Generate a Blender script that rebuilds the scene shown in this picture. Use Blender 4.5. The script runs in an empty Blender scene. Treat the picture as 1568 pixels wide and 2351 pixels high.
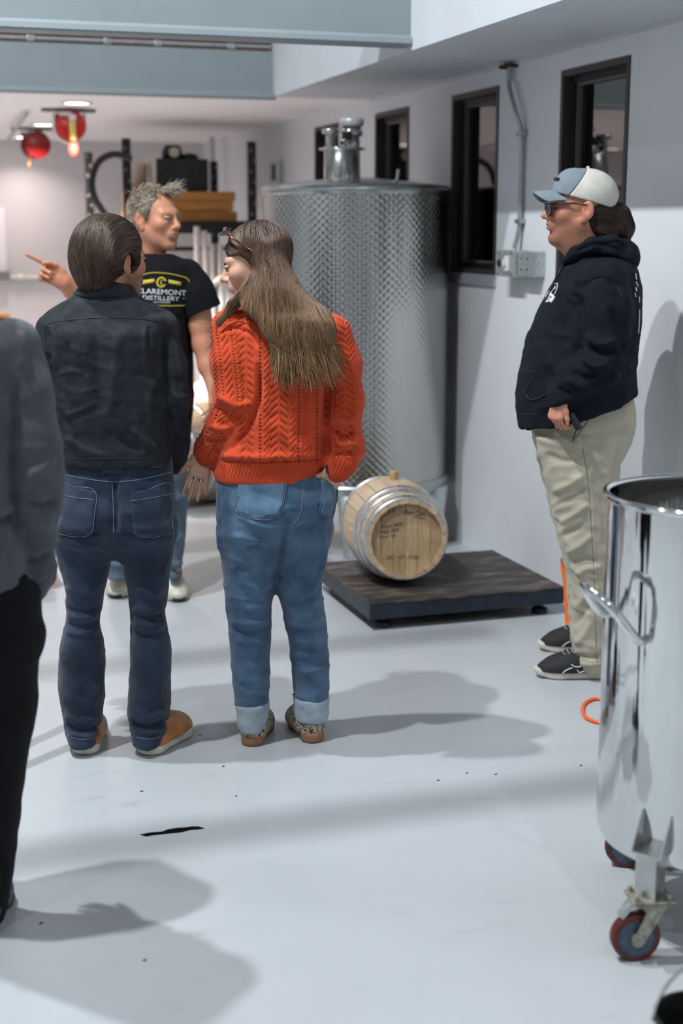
import bpy, bmesh, math, random
import numpy as np
from mathutils import Vector, Matrix
from mathutils.bvhtree import BVHTree
from mathutils.geometry import delaunay_2d_cdt, tessellate_polygon

scene = bpy.context.scene
COL = scene.collection
PI = math.pi

# ------------------------------------------------------------------ camera
W_, H_ = 1568, 2351
FPX = 50 / 36 * 2351
CAM_H, HORIZON = 1.66, 528
TILT = math.atan((H_ / 2 - HORIZON) / FPX)
YAW = math.atan(1074 / math.hypot(FPX, H_ / 2 - HORIZON))
cd = bpy.data.cameras.new('camera')
cd.sensor_fit = 'VERTICAL'; cd.sensor_height = 36; cd.lens = 50
cd.clip_start = 0.05; cd.clip_end = 100
cd.dof.use_dof = True; cd.dof.focus_distance = 4.5; cd.dof.aperture_fstop = 2.0
cam = bpy.data.objects.new('camera', cd); COL.objects.link(cam)
cam.location = (0, 0, CAM_H)
cam.rotation_euler = (PI / 2 - TILT, 0, -YAW)
scene.camera = cam

# ------------------------------------------------------------------ world, lights, exposure
vs = scene.view_settings
vs.view_transform = 'Standard'; vs.look = 'None'; vs.gamma = 1; vs.use_curve_mapping = False
vs.exposure = -0.42
scene.cycles.use_adaptive_sampling = True; scene.cycles.adaptive_threshold = 0.05; scene.cycles.adaptive_min_samples = 12
scene.cycles.max_bounces = 7; scene.cycles.diffuse_bounces = 4; scene.cycles.glossy_bounces = 3; scene.cycles.transparent_max_bounces = 6
scene.cycles.caustics_reflective = False; scene.cycles.caustics_refractive = False
w = bpy.data.worlds.new('world'); scene.world = w; w.use_nodes = True
w.node_tree.nodes['Background'].inputs[0].default_value = (0.55, 0.62, 0.7, 1)
w.node_tree.nodes['Background'].inputs[1].default_value = 0.05

def area(name, loc, size, power, col, rot=(0, 0, 0), spread=PI, sy=None):
    l = bpy.data.lights.new(name, 'AREA'); l.energy = power; l.color = col; l.spread = spread
    l.size = size
    if sy: l.shape = 'RECTANGLE'; l.size_y = sy
    else: l.shape = 'DISK'
    o = bpy.data.objects.new(name, l); COL.objects.link(o); o.location = loc; o.rotation_euler = rot
    return o
COOL = (0.93, 0.97, 1.0); WARM = (1.0, 0.85, 0.79)
# high-bay lamps of the tall hall (lamp housings are built further down)
BAYS = [((-0.9, 3.15, 6.0), 330), ((-0.9, 4.6, 6.0), 330), ((-2.6, 0.2, 6.0), 70), ((0.9, -1.2, 6.0), 90)]
for p, e in BAYS:
    area('high_bay_lamp_light', p, 0.14, e, COOL)
# recessed ceiling lamps of the low back room
DOWN = [(1.25, 9.25), (1.26, 11.2), (1.26, 12.75), (-0.9, 9.3), (-0.9, 11.2), (-0.9, 12.75)]
for x, y in DOWN:
    area('recessed_lamp_light', (x, y, 2.425), 0.15, 60 if y < 12 else 9, WARM, spread=math.radians(130))

# ------------------------------------------------------------------ projection helpers
_ch, _sh = math.cos(YAW), math.sin(YAW)
RV = np.array([_ch, -_sh, 0.0]); FH = np.array([_sh, _ch, 0.0])
FV = np.array([_sh * math.cos(TILT), _ch * math.cos(TILT), -math.sin(TILT)])
UV_ = np.cross(RV, FV)
C0 = np.array([0, 0, CAM_H])
def ray(x, y):
    return FV + (x - W_ / 2) / FPX * RV + (H_ / 2 - y) / FPX * UV_
def atz(x, y, z):
    d = ray(x, y); return C0 + d * ((z - CAM_H) / d[2])
def atx(x, y, X):
    d = ray(x, y); return C0 + d * (X / d[0])
def aty(x, y, Y):
    d = ray(x, y); return C0 + d * (Y / d[1])
def proj(P):
    v = np.asarray(P, float) - C0
    z = v @ FV
    return np.stack([W_ / 2 + FPX * (v @ RV) / z, H_ / 2 - FPX * (v @ UV_) / z], -1)

# ------------------------------------------------------------------ materials
def _nt(name):
    m = bpy.data.materials.new(name); m.use_nodes = True
    return m, m.node_tree, m.node_tree.nodes['Principled BSDF']
def N(nt, t, **kw):
    n = nt.nodes.new(t)
    for k, v in kw.items():
        if k.startswith('i_'): n.inputs[k[2:].replace('_', ' ')].default_value = v
        else: setattr(n, k, v)
    return n
def c4(c): return (c[0], c[1], c[2], 1)
def mat(name, col, rough=0.6, metal=0.0, var=0.0, vscale=8.0, col2=None, bump=0.0, bscale=120.0, vcol=False,
        sheen=0.0, spec=0.5, stretch=(1, 1, 1), rvar=0.0, coat=0.0, aniso=0.0, sss=0.0, detail=4.0, bdist=0.003):
    m, nt, b = _nt(name)
    b.inputs['Roughness'].default_value = rough; b.inputs['Metallic'].default_value = metal
    b.inputs['Specular IOR Level'].default_value = spec
    b.inputs['Base Color'].default_value = c4(col)
    if coat: b.inputs['Coat Weight'].default_value = coat; b.inputs['Coat Roughness'].default_value = 0.12
    if sheen: b.inputs['Sheen Weight'].default_value = sheen; b.inputs['Sheen Roughness'].default_value = 0.6
    if sss:
        b.inputs['Subsurface Weight'].default_value = sss; b.inputs['Subsurface Radius'].default_value = (0.01, 0.004, 0.002)
        b.inputs['Subsurface Scale'].default_value = 0.5
    tc = N(nt, 'ShaderNodeTexCoord'); mp = N(nt, 'ShaderNodeMapping'); mp.inputs['Scale'].default_value = stretch
    nt.links.new(tc.outputs['Object'], mp.inputs['Vector'])
    src = None
    if var or col2 is not None:
        nz = N(nt, 'ShaderNodeTexNoise', i_Scale=vscale, i_Detail=detail, i_Roughness=0.6)
        nt.links.new(mp.outputs[0], nz.inputs['Vector'])
        cr = N(nt, 'ShaderNodeValToRGB')
        a = col2 if col2 is not None else tuple(max(0, c * (1 - var)) for c in col)
        bb = col if col2 is not None else tuple(min(1, c * (1 + var)) for c in col)
        cr.color_ramp.elements[0].position = 0.35; cr.color_ramp.elements[0].color = c4(a)
        cr.color_ramp.elements[1].position = 0.65; cr.color_ramp.elements[1].color = c4(bb)
        nt.links.new(nz.outputs['Fac'], cr.inputs['Fac']); src = cr.outputs['Color']
        if rvar:
            ma = N(nt, 'ShaderNodeMapRange'); ma.inputs['To Min'].default_value = rough - rvar; ma.inputs['To Max'].default_value = rough + rvar
            nt.links.new(nz.outputs['Fac'], ma.inputs['Value']); nt.links.new(ma.outputs[0], b.inputs['Roughness'])
    if vcol:
        at = N(nt, 'ShaderNodeAttribute', attribute_name='Col')
        if src is None: src = at.outputs['Color']
        else:
            mx = N(nt, 'ShaderNodeMix', data_type='RGBA', blend_type='MULTIPLY'); mx.inputs[0].default_value = 1
            nt.links.new(src, mx.inputs[6]); nt.links.new(at.outputs['Color'], mx.inputs[7]); src = mx.outputs[2]
    if src is not None: nt.links.new(src, b.inputs['Base Color'])
    if bump:
        nb = N(nt, 'ShaderNodeTexNoise', i_Scale=bscale, i_Detail=3.0)
        nt.links.new(mp.outputs[0], nb.inputs['Vector'])
        bp = N(nt, 'ShaderNodeBump', i_Strength=bump, i_Distance=bdist)
        nt.links.new(nb.outputs['Fac'], bp.inputs['Height']); nt.links.new(bp.outputs[0], b.inputs['Normal'])
    return m
def emis(name, col, s):
    m, nt, b = _nt(name)
    b.inputs['Base Color'].default_value = c4(col); b.inputs['Emission Color'].default_value = c4(col); b.inputs['Emission Strength'].default_value = s
    return m

# ------------------------------------------------------------------ object helpers
def link(o, parent=None):
    COL.objects.link(o)
    if parent is not None:
        o.parent = parent; o.matrix_parent_inverse = parent.matrix_world.inverted() if False else Matrix.Translation(-Vector(parent.location)) if parent.type == 'EMPTY' or True else Matrix()
    return o
def tag(o, label, cat, group=None):
    o['label'] = label; o['category'] = cat
    if group: o['group'] = group
    return o
def struct(o, label=None):
    o['kind'] = 'structure'
    if label: o['label'] = label
    return o
def thing(name, label, cat, loc=(0, 0, 0), group=None):
    o = bpy.data.objects.new(name, None); COL.objects.link(o); o.location = loc; o.empty_display_size = 0.1
    return tag(o, label, cat, group)
def root_of(o):
    t = Vector((0, 0, 0))
    while o is not None: t += Vector(o.location); o = o.parent
    return t
def put(name, me, m, parent=None, smooth=False):
    """link a mesh whose vertices are world coordinates, under parent if any"""
    if m is not None: me.materials.append(m)
    if smooth: me.polygons.foreach_set('use_smooth', [True] * len(me.polygons))
    o = bpy.data.objects.new(name, me); COL.objects.link(o)
    if parent is not None:
        o.parent = parent; o.matrix_parent_inverse = Matrix.Translation(-WL(parent))
    return o
def WL(o):
    t = Vector(o.location)
    if o.parent is not None: t = t + WL(o.parent) + o.matrix_parent_inverse.translation
    return t
def bm_put(name, bm, m, parent=None, smooth=False):
    me = bpy.data.meshes.new(name); bm.to_mesh(me); bm.free()
    return put(name, me, m, parent, smooth)
def arr_put(name, V, F, m, parent=None, smooth=True, col=None):
    me = bpy.data.meshes.new(name)
    V = np.asarray(V, np.float32); F = np.asarray(F, np.int32)
    me.vertices.add(len(V)); me.vertices.foreach_set('co', V.ravel())
    k = F.shape[1]
    me.loops.add(F.size); me.loops.foreach_set('vertex_index', F.ravel())
    me.polygons.add(len(F)); me.polygons.foreach_set('loop_start', np.arange(0, F.size, k, dtype=np.int32))
    me.update(calc_edges=True); me.validate()
    if col is not None:
        a = me.attributes.new('Col', 'FLOAT_COLOR', 'POINT')
        a.data.foreach_set('color', np.concatenate([col, np.ones((len(col), 1))], 1).astype(np.float32).ravel())
    return put(name, me, m, parent, smooth)
def box(bm, c, s, rz=0, bev=0.0, R=None):
    M = Matrix.Translation(c) @ (R if R is not None else Matrix.Rotation(rz, 4, 'Z')) @ Matrix.Diagonal((s[0], s[1], s[2], 1))
    r = bmesh.ops.create_cube(bm, size=1, matrix=M)
    if bev:
        es = {e for v in r['verts'] for e in v.link_edges}
        bmesh.ops.bevel(bm, geom=list(es), offset=bev, segments=2, affect='EDGES', profile=0.6)
def bx(name, lo, hi, m, parent=None, bev=0.0):
    bm = bmesh.new(); lo = np.array(lo, float); hi = np.array(hi, float)
    box(bm, tuple((lo + hi) / 2), tuple(hi - lo), bev=bev)
    return bm_put(name, bm, m, parent)
def tube(bm, pts, r, n=10, closed=False, caps=True):
    pts = [Vector(p) for p in pts]; rs = r if isinstance(r, (list, tuple, np.ndarray)) else [r] * len(pts)
    rings = []; L = len(pts); up = None
    for i, p in enumerate(pts):
        if closed: t = (pts[(i + 1) % L] - pts[i - 1])
        else: t = pts[min(i + 1, L - 1)] - pts[max(i - 1, 0)]
        t.normalize()
        if up is None:
            up = Vector((0, 0, 1)) if abs(t.z) < 0.9 else Vector((1, 0, 0))
        a = t.cross(up)
        if a.length < 1e-6: a = t.cross(Vector((0.3, 1, 0.2)))
        a.normalize(); b = a.cross(t).normalized(); up = b
        rings.append([bm.verts.new(p + (a * math.cos(2 * PI * k / n) + b * math.sin(2 * PI * k / n)) * rs[i]) for k in range(n)])
    for i in range(L if closed else L - 1):
        A, B = rings[i], rings[(i + 1) % L]
        for k in range(n): bm.faces.new((A[k], A[(k + 1) % n], B[(k + 1) % n], B[k]))
    if caps and not closed:
        bm.faces.new(rings[0]); bm.faces.new(rings[-1][::-1])
def lathe(bm, prof, c=(0, 0, 0), n=48, M=None):
    """prof: (r, z) pairs bottom to top, closed at r=0 when given"""
    rings = []
    for r, z in prof:
        if r < 1e-6:
            v = bm.verts.new((0, 0, z)); rings.append([v])
        else: rings.append([bm.verts.new((r * math.cos(2 * PI * k / n), r * math.sin(2 * PI * k / n), z)) for k in range(n)])
    for A, B in zip(rings, rings[1:]):
        if len(A) == 1 and len(B) == 1: continue
        for k in range(n):
            k2 = (k + 1) % n
            if len(A) == 1: bm.faces.new((A[0], B[k2], B[k]))
            elif len(B) == 1: bm.faces.new((A[k], A[k2], B[0]))
            else: bm.faces.new((A[k], A[k2], B[k2], B[k]))
    MM = (M if M is not None else Matrix.Translation(c))
    vs_ = [v for R in rings for v in R]
    bmesh.ops.transform(bm, matrix=MM, verts=vs_)
def smooth_by_angle(o, a=35):
    me = o.data
    me.polygons.foreach_set('use_smooth', [True] * len(me.polygons))
    bm = bmesh.new(); bm.from_mesh(me)
    for e in bm.edges:
        if len(e.link_faces) == 2 and e.calc_face_angle(0) > math.radians(a): e.smooth = False
    bm.to_mesh(me); bm.free()
    return o
def curve_pts(pts, n=24, closed=False):
    P = [np.array(p, float) for p in pts]; out = []
    L = len(P); segs = L if closed else L - 1
    for i in range(segs):
        g = (lambda j: P[j % L]) if closed else (lambda j: P[min(max(j, 0), L - 1)])
        p0, p1, p2, p3 = g(i - 1), g(i), g(i + 1), g(i + 2)
        for k in range(n):
            t = k / n
            out.append(0.5 * (2 * p1 + (p2 - p0) * t + (2 * p0 - 5 * p1 + 4 * p2 - p3) * t * t + (3 * p1 - p0 - 3 * p2 + p3) * t ** 3))
    if not closed: out.append(P[-1])
    return out
# ------------------------------------------------------------------ room materials
M_wall = mat('wall_paint', (0.74, 0.765, 0.79), 0.65, var=0.02, vscale=3, bump=0.06, bscale=300)
M_wallback = mat('back_wall_paint', (0.63, 0.61, 0.62), 0.7, var=0.02, vscale=2)
M_beam = mat('beam_paint', (0.245, 0.285, 0.305), 0.55, var=0.03, vscale=5)
M_soffit = mat('soffit_paint', (0.60, 0.63, 0.67), 0.6, var=0.02, vscale=4)
M_ceil = mat('ceiling_paint', (0.88, 0.85, 0.85), 0.8)
M_brownjoist = mat('red_brown_joist', (0.10, 0.028, 0.015), 0.7, var=0.4, vscale=20, stretch=(1, 6, 6))
M_frame = mat('window_frame_brown', (0.055, 0.040, 0.042), 0.45, var=0.1, vscale=30)
M_black = mat('black_paint', (0.012, 0.012, 0.013), 0.5)
M_tan = mat('window_gasket', (0.16, 0.15, 0.12), 0.5)
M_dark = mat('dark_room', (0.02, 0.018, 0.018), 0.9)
M_steel = mat('steel_conduit', (0.42, 0.45, 0.47), 0.38, 0.85, var=0.1, vscale=30)
M_galv = mat('galvanized_steel', (0.50, 0.54, 0.54), 0.42, 0.7, var=0.18, vscale=60)
M_white = mat('white_plastic', (0.75, 0.74, 0.72), 0.45)

def floor_mat():
    m, nt, b = _nt('painted_epoxy_floor')
    tc = N(nt, 'ShaderNodeTexCoord')
    n1 = N(nt, 'ShaderNodeTexNoise', i_Scale=0.9, i_Detail=6.0, i_Roughness=0.6)
    mp = N(nt, 'ShaderNodeMapping'); mp.inputs['Scale'].default_value = (1.2, 5, 1)
    nt.links.new(tc.outputs['Object'], mp.inputs[0])
    n2 = N(nt, 'ShaderNodeTexNoise', i_Scale=2.2, i_Detail=8.0, i_Roughness=0.7)
    nt.links.new(tc.outputs['Object'], n1.inputs['Vector']); nt.links.new(mp.outputs[0], n2.inputs['Vector'])
    cr = N(nt, 'ShaderNodeValToRGB'); e = cr.color_ramp.elements
    e[0].position = 0.3; e[0].color = (0.405, 0.43, 0.45, 1); e[1].position = 0.62; e[1].color = (0.455, 0.48, 0.505, 1)
    nt.links.new(n1.outputs['Fac'], cr.inputs[0])
    cr2 = N(nt, 'ShaderNodeValToRGB'); e = cr2.color_ramp.elements
    e[0].position = 0.22; e[0].color = (0.72, 0.72, 0.70, 1); e[1].position = 0.40; e[1].color = (1, 1, 1, 1)
    nt.links.new(n2.outputs['Fac'], cr2.inputs[0])
    mx = N(nt, 'ShaderNodeMix', data_type='RGBA', blend_type='MULTIPLY'); mx.inputs[0].default_value = 1
    nt.links.new(cr.outputs[0], mx.inputs[6]); nt.links.new(cr2.outputs[0], mx.inputs[7]); nt.links.new(mx.outputs[2], b.inputs['Base Color'])
    mr = N(nt, 'ShaderNodeMapRange'); mr.inputs['To Min'].default_value = 0.24; mr.inputs['To Max'].default_value = 0.42
    nt.links.new(n2.outputs['Fac'], mr.inputs[0]); nt.links.new(mr.outputs[0], b.inputs['Roughness'])
    b.inputs['Specular IOR Level'].default_value = 0.4
    n3 = N(nt, 'ShaderNodeTexNoise', i_Scale=14.0, i_Detail=5.0)
    nt.links.new(tc.outputs['Object'], n3.inputs['Vector'])
    bp = N(nt, 'ShaderNodeBump', i_Strength=0.12, i_Distance=0.004); nt.links.new(n3.outputs['Fac'], bp.inputs['Height']); nt.links.new(bp.outputs[0], b.inputs['Normal'])
    return m
M_floor = floor_mat()

WX, ZC = 2.924, 2.44           # right wall, low ceiling / soffit underside
YF, YB = 8.44, 13.2            # fascia of the low room, back wall
XL, YN, ZT = -4.6, -4.0, 6.7   # left wall, wall behind the camera, tall ceiling

# ------------------------------------------------------------------ floor, with the broken slot in its paint
crk_px = [(319, 1916), (345, 1911), (372, 1909), (385, 1904), (402, 1901), (428, 1899), (441, 1897), (457, 1897), (471, 1902), (455, 1905),
          (436, 1906), (418, 1911), (400, 1913), (380, 1915), (352, 1918), (336, 1921)]
crk = [atz(x, y, 0) for x, y in crk_px]
outer = [(XL, YN), (6.2, YN), (6.2, YB + .3), (XL, YB + .3)]
bm = bmesh.new()
tri = tessellate_polygon([[Vector((x, y, 0)) for x, y in outer], [Vector(p) for p in crk]])
allv = [bm.verts.new((x, y, 0)) for x, y in outer] + [bm.verts.new(tuple(p)) for p in crk]
for t in tri: bm.faces.new([allv[i] for i in t])
bmesh.ops.recalc_face_normals(bm, faces=bm.faces)
if sum(f.normal.z * f.calc_area() for f in bm.faces) < 0: bmesh.ops.reverse_faces(bm, faces=bm.faces)
floor = struct(bm_put('floor', bm, M_floor), 'pale blue-grey painted concrete floor with glossy worn finish')
bm = bmesh.new()
top = [bm.verts.new(tuple(p)) for p in crk]; bot = [bm.verts.new((p[0], p[1], -0.03)) for p in crk]
for i in range(len(crk)): j = (i + 1) % len(crk); bm.faces.new((top[i], top[j], bot[j], bot[i]))
bm.faces.new(bot)
bmesh.ops.recalc_face_normals(bm, faces=bm.faces)
o = bm_put('floor_crack', bm, mat('crack_dirt', (0.015, 0.014, 0.012), 0.95, var=0.5, vscale=80), floor); o['label'] = 'dark jagged slot broken out of the floor paint'

# ------------------------------------------------------------------ walls, ceilings, soffit, beams
WIN = [(5.29, 5.90), (6.57, 7.17), (7.81, 8.39), (9.12, 9.65)]
WZ0, WZ1 = 1.44, 2.345
bm = bmesh.new()
def wbox(y0, y1, z0, z1, x0=WX, x1=WX + 0.14): box(bm, ((x0 + x1) / 2, (y0 + y1) / 2, (z0 + z1) / 2), (x1 - x0, y1 - y0, z1 - z0))
wbox(YN, YB + .2, -0.02, WZ0); wbox(YN, YB + .2, WZ1, ZT)
ys = [YN] + [v for ab in WIN for v in ab] + [YB + .2]
for i in range(0, len(ys), 2): wbox(ys[i], ys[i + 1], WZ0, WZ1)
wall_r = struct(bm_put('wall_right', bm, M_wall), 'pale grey right wall with a row of narrow dark windows')
o = bx('top_board', (WX - 0.009, YN, WZ1 + 0.004), (WX, YB, ZC), M_wall, wall_r)
struct(bx('wall_back', (XL, YB, -0.02), (WX + .14, YB + .15, 3.2), M_wallback), 'warm white back wall of the low room')
M_hall = mat('hall_paint', (0.40, 0.41, 0.42), 0.7)
struct(bx('wall_left', (XL - .15, YN, -0.02), (XL, YB + .2, ZT), M_hall)); struct(bx('wall_front', (XL, YN - .15, -0.02), (WX + .14, YN, ZT), M_hall))
bm = bmesh.new(); box(bm, ((XL + WX) / 2, (YN + YF) / 2 + .2, ZT + .05), (WX - XL + .4, YF - YN + .6, .1))
struct(bm_put('ceiling', bm, M_hall), 'tall hall ceiling')
bx('ceiling_panel', (XL, YF + 0.02, ZC), (WX, YB, ZC + 0.1), M_ceil, bpy.data.objects['ceiling'])['label'] = 'low white ceiling of the back room'
struct(bx('wall_upper', (XL, YF + 0.30, ZC + .1), (WX, YF + 0.42, ZT), M_wall), 'wall above the low back room')
# soffit box along the right wall
sof = struct(bx('trim_1', (2.30, YN, ZC - .005), (WX, YF + .02, 3.35), M_soffit), 'boxed pale soffit running along the top of the right wall')
bx('edge_bead', (WX - 0.022, YN, ZC - 0.018), (WX, YF, ZC - 0.005), M_soffit, sof)
# front beam with a rolled lower lip
def beam(name, y, x0, x1, z0, z1, label, th=0.16):
    bm = bmesh.new()
    prof = [(0.0, z1), (0.0, z0 + .045), (-0.022, z0 + .030), (-0.026, z0 + .008), (-0.018, z0), (th, z0), (th, z1)]
    A = [bm.verts.new((x0, y + a, b)) for a, b in prof]; B = [bm.verts.new((x1, y + a, b)) for a, b in prof]
    for i in range(len(prof)):
        j = (i + 1) % len(prof); bm.faces.new((A[i], A[j], B[j], B[i]))
    bm.faces.new(A[::-1]); bm.faces.new(B)
    bmesh.ops.recalc_face_normals(bm, faces=bm.faces)
    return struct(bm_put(name, bm, M_beam), label)
beam('trim_2', 6.135, XL, 2.30, 2.455, 3.05, 'blue-grey painted beam crossing the top of the view', .10)
beam('trim_3', YF, XL, 2.31, 2.418, 2.69, 'blue-grey fascia beam at the front of the low ceiling', .05)
jo = struct(bx('trim_4', (XL, YF + .10, 2.69), (2.30, YF + .14, 2.98), M_brownjoist), 'red-brown timber strip above the fascia beam')
bm = bmesh.new(); tube(bm, [(XL, YF + .02, 2.708), (2.29, YF + .02, 2.716)], 0.013, 10)
pipe = struct(bm_put('trim_5', bm, M_steel, smooth=True), 'thin steel conduit lying along the fascia beam')
bm = bmesh.new()
for x in (0.9, 1.33, 1.62, 2.05): bm = bmesh.new(); box(bm, (x, YF + .02, 2.712), (0.045, 0.034, 0.034), bev=.006); bm_put('conduit_coupling', bm, M_steel, pipe)
# unseen pipe added so that its shadow crosses the floor as a soft band
bm = bmesh.new(); tube(bm, [(-.46, 4.166, 3.2), (.62, 4.166, 3.2)], 0.048, 12)
for hx_ in (-.3, .45): tube(bm, [(hx_, 4.166, 3.2), (hx_, 4.166, ZT)], .004, 6)
struct(bm_put('shadow_pipe', bm, M_steel, smooth=True), 'unseen short pipe added above the view to cast the soft floor band')
# corner pipe in the back room and door-like column
bm = bmesh.new(); tube(bm, [(2.80, 12.3, 0), (2.80, 12.3, ZC)], 0.022, 10)
struct(bm_put('trim_7', bm, M_steel, smooth=True), 'grey vertical pipe in the far corner')

# ------------------------------------------------------------------ windows
def glass_mat():
    m, nt, b = _nt('window_glass')
    out = nt.nodes['Material Output']
    tr = N(nt, 'ShaderNodeBsdfTransparent'); tr.inputs[0].default_value = (0.7, 0.7, 0.72, 1)
    gl = N(nt, 'ShaderNodeBsdfGlossy'); gl.inputs['Roughness'].default_value = 0.015; gl.inputs[0].default_value = (0.92, 0.88, 0.86, 1)
    fr = N(nt, 'ShaderNodeFresnel'); fr.inputs[0].default_value = 2.7
    mx = N(nt, 'ShaderNodeMixShader'); nt.links.new(fr.outputs[0], mx.inputs[0]); nt.links.new(tr.outputs[0], mx.inputs[1]); nt.links.new(gl.outputs[0], mx.inputs[2])
    nt.links.new(mx.outputs[0], out.inputs[0]); nt.nodes.remove(b)
    return m
M_glass = glass_mat()
wlab = ['narrow window behind the man in the cap', 'narrow window just right of the dimpled tank', 'narrow window behind the top of the tank', 'farthest narrow window, half hidden by the tank lid']
for i, (y0, y1) in enumerate(WIN):
    def ring(x0, x1, a, t):   # rectangular frame ring, inset a from the opening, width t
        bmr = bmesh.new(); Y0, Y1, Z0, Z1 = y0 + a, y1 - a, WZ0 + a, WZ1 - a
        for c, s in (((0, (Y0 + Y1) / 2, Z1 - t / 2), (0, Y1 - Y0, t)), ((0, (Y0 + Y1) / 2, Z0 + t / 2), (0, Y1 - Y0, t)),
                     ((0, Y0 + t / 2, (Z0 + Z1) / 2), (0, t, Z1 - Z0 - 2 * t)), ((0, Y1 - t / 2, (Z0 + Z1) / 2), (0, t, Z1 - Z0 - 2 * t))):
            box(bmr, ((x0 + x1) / 2, c[1], c[2]), (x1 - x0, s[1], s[2]))
        return bmr
    fr = struct(bm_put('window_%d' % (i + 1), ring(WX - 0.006, WX + 0.10, 0.0, 0.026), M_frame), wlab[i])
    bm_put('inner_frame', ring(WX + 0.030, WX + 0.10, 0.026, 0.028), M_black, fr)
    bm_put('gasket', ring(WX + 0.048, WX + 0.085, 0.054, 0.010), M_tan, fr)
    bx('pane', (WX + 0.070, y0 + .054, WZ0 + .054), (WX + 0.074, y1 - .054, WZ1 - .054), M_glass, fr)
    bx('sill', (WX - 0.014, y0 - .004, WZ0 - 0.055), (WX + .02, y1 + .004, WZ0), mat('sill_paint', (0.36, 0.38, 0.42), 0.5), fr)
# unlit room behind the windows
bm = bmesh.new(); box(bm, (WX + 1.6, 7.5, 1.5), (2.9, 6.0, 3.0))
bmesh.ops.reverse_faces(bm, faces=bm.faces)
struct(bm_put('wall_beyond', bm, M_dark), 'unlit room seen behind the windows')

# ------------------------------------------------------------------ conduit and junction box on the right wall
jb = thing('junction_box', 'grey steel switch and junction box on the wall beside the man in the cap', 'electrical box', (WX, 6.22, 1.45))
bm = bmesh.new(); box(bm, (WX - .045, 6.265, 1.505), (.09, .19, .125), bev=.012); bm_put('housing', bm, M_galv, jb)
bm = bmesh.new(); box(bm, (WX - .035, 6.09, 1.505), (.07, .15, .115), bev=.003); bm_put('side_box', bm, M_galv, jb)
bm = bmesh.new(); lathe(bm, [(0, 0), (.018, 0), (.018, .004), (0, .004)], n=20, M=Matrix.Translation((WX - .091, 6.33, 1.505)) @ Matrix.Rotation(-PI / 2, 4, 'Y')); bm_put('knockout', bm, M_black, jb)
bm = bmesh.new(); box(bm, (WX - .094, 6.235, 1.505), (.012, .045, .07), bev=.003); box(bm, (WX - .105, 6.235, 1.51), (.02, .014, .03), bev=.002); bm_put('toggle_switch', bm, M_white, jb)
bm = bmesh.new()
for yy, zz in ((6.345, 1.455), (6.345, 1.555), (6.19, 1.455), (6.19, 1.555), (6.12, 1.53), (6.06, 1.53), (6.12, 1.48), (6.06, 1.48)):
    bm = bmesh.new(); lathe(bm, [(0, 0), (.005, 0), (.004, .003), (0, .003)], n=8, M=Matrix.Translation((WX - (.091 if yy > 6.17 else .071), yy, zz)) @ Matrix.Rotation(-PI / 2, 4, 'Y')); bm_put('screw', bm, M_black, jb)
cn = thing('wall_conduit', 'grey steel conduit dropping from the soffit to the switch box', 'conduit', (WX, 6.26, 1.57))
cpts = curve_pts([(WX - .035, 6.385, 2.43), (WX - .035, 6.385, 2.34), (WX - .04, 6.34, 2.27), (WX - .04, 6.275, 2.18), (WX - .022, 6.262, 2.10), (WX - .018, 6.262, 1.85), (WX - .018, 6.262, 1.72), (WX - .025, 6.265, 1.64), (WX - .04, 6.275, 1.568)], 8)
bm = bmesh.new(); tube(bm, cpts, 0.0115, 10); bm_put('tube', bm, M_steel, cn, True)
bm = bmesh.new()
for p in ((WX - .022, 6.262, 2.10), (WX - .018, 6.262, 1.70)):
    bm = bmesh.new(); box(bm, p, (.036, .05, .022), bev=.004); bm_put('strap', bm, M_steel, cn)
bm = bmesh.new(); lathe(bm, [(.05, 0), (.05, .012), (.02, .022), (.014, .022)][::1], (WX - .035, 6.385, 2.405), 16); bm_put('rusty_flange', bm, mat('rust', (.10, .04, .02), .8, var=.4, vscale=60), cn)
wb = thing('wall_plate', 'small grey framed plate with dark centre on the wall left of the tank lid', 'wall box', (WX, 10.72, 1.98))
pz = atx(637, 396, WX)
wb.location = (WX, pz[1], pz[2] - .07)
bx('frame', (WX - .03, pz[1] - .14, pz[2] - .085), (WX, pz[1] + .14, pz[2] + .085), M_galv, wb, .006)
bx('dark_insert', (WX - .034, pz[1] - .06, pz[2] - .06), (WX - .028, pz[1] + .06, pz[2] + .06), M_black, wb)

# ------------------------------------------------------------------ lamps
for k, (p, e) in enumerate(BAYS):
    t = thing('high_bay_lamp', ('high-bay lamp above the person in the grey jacket', 'high-bay lamp above the man in the dark shirt', 'high-bay lamp to the left behind the viewpoint', 'high-bay lamp to the right behind the viewpoint')[k], 'lamp', (p[0], p[1], p[2] + .02), 'high-bay lamps above the hall')
    bm = bmesh.new(); lathe(bm, [(0, .12), (.06, .12), (.17, .02), (.17, .0), (.16, .0), (.15, .03), (0, .03)], (p[0], p[1], p[2] + .02), 28); bm_put('reflector', bm, M_white, t, True)
    bm = bmesh.new(); tube(bm, [(p[0], p[1], p[2] + .14), (p[0], p[1], ZT)], .008, 6); bm_put('hanger', bm, M_steel, t)
M_glow = emis('lamp_glow', (1, .95, .9), 14)
dlab = {0: 'nearest recessed ceiling lamp just behind the fascia beam', 1: 'middle recessed ceiling lamp beside the upper red reel', 2: 'farthest recessed ceiling lamp beside the lower red reel'}
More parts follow.
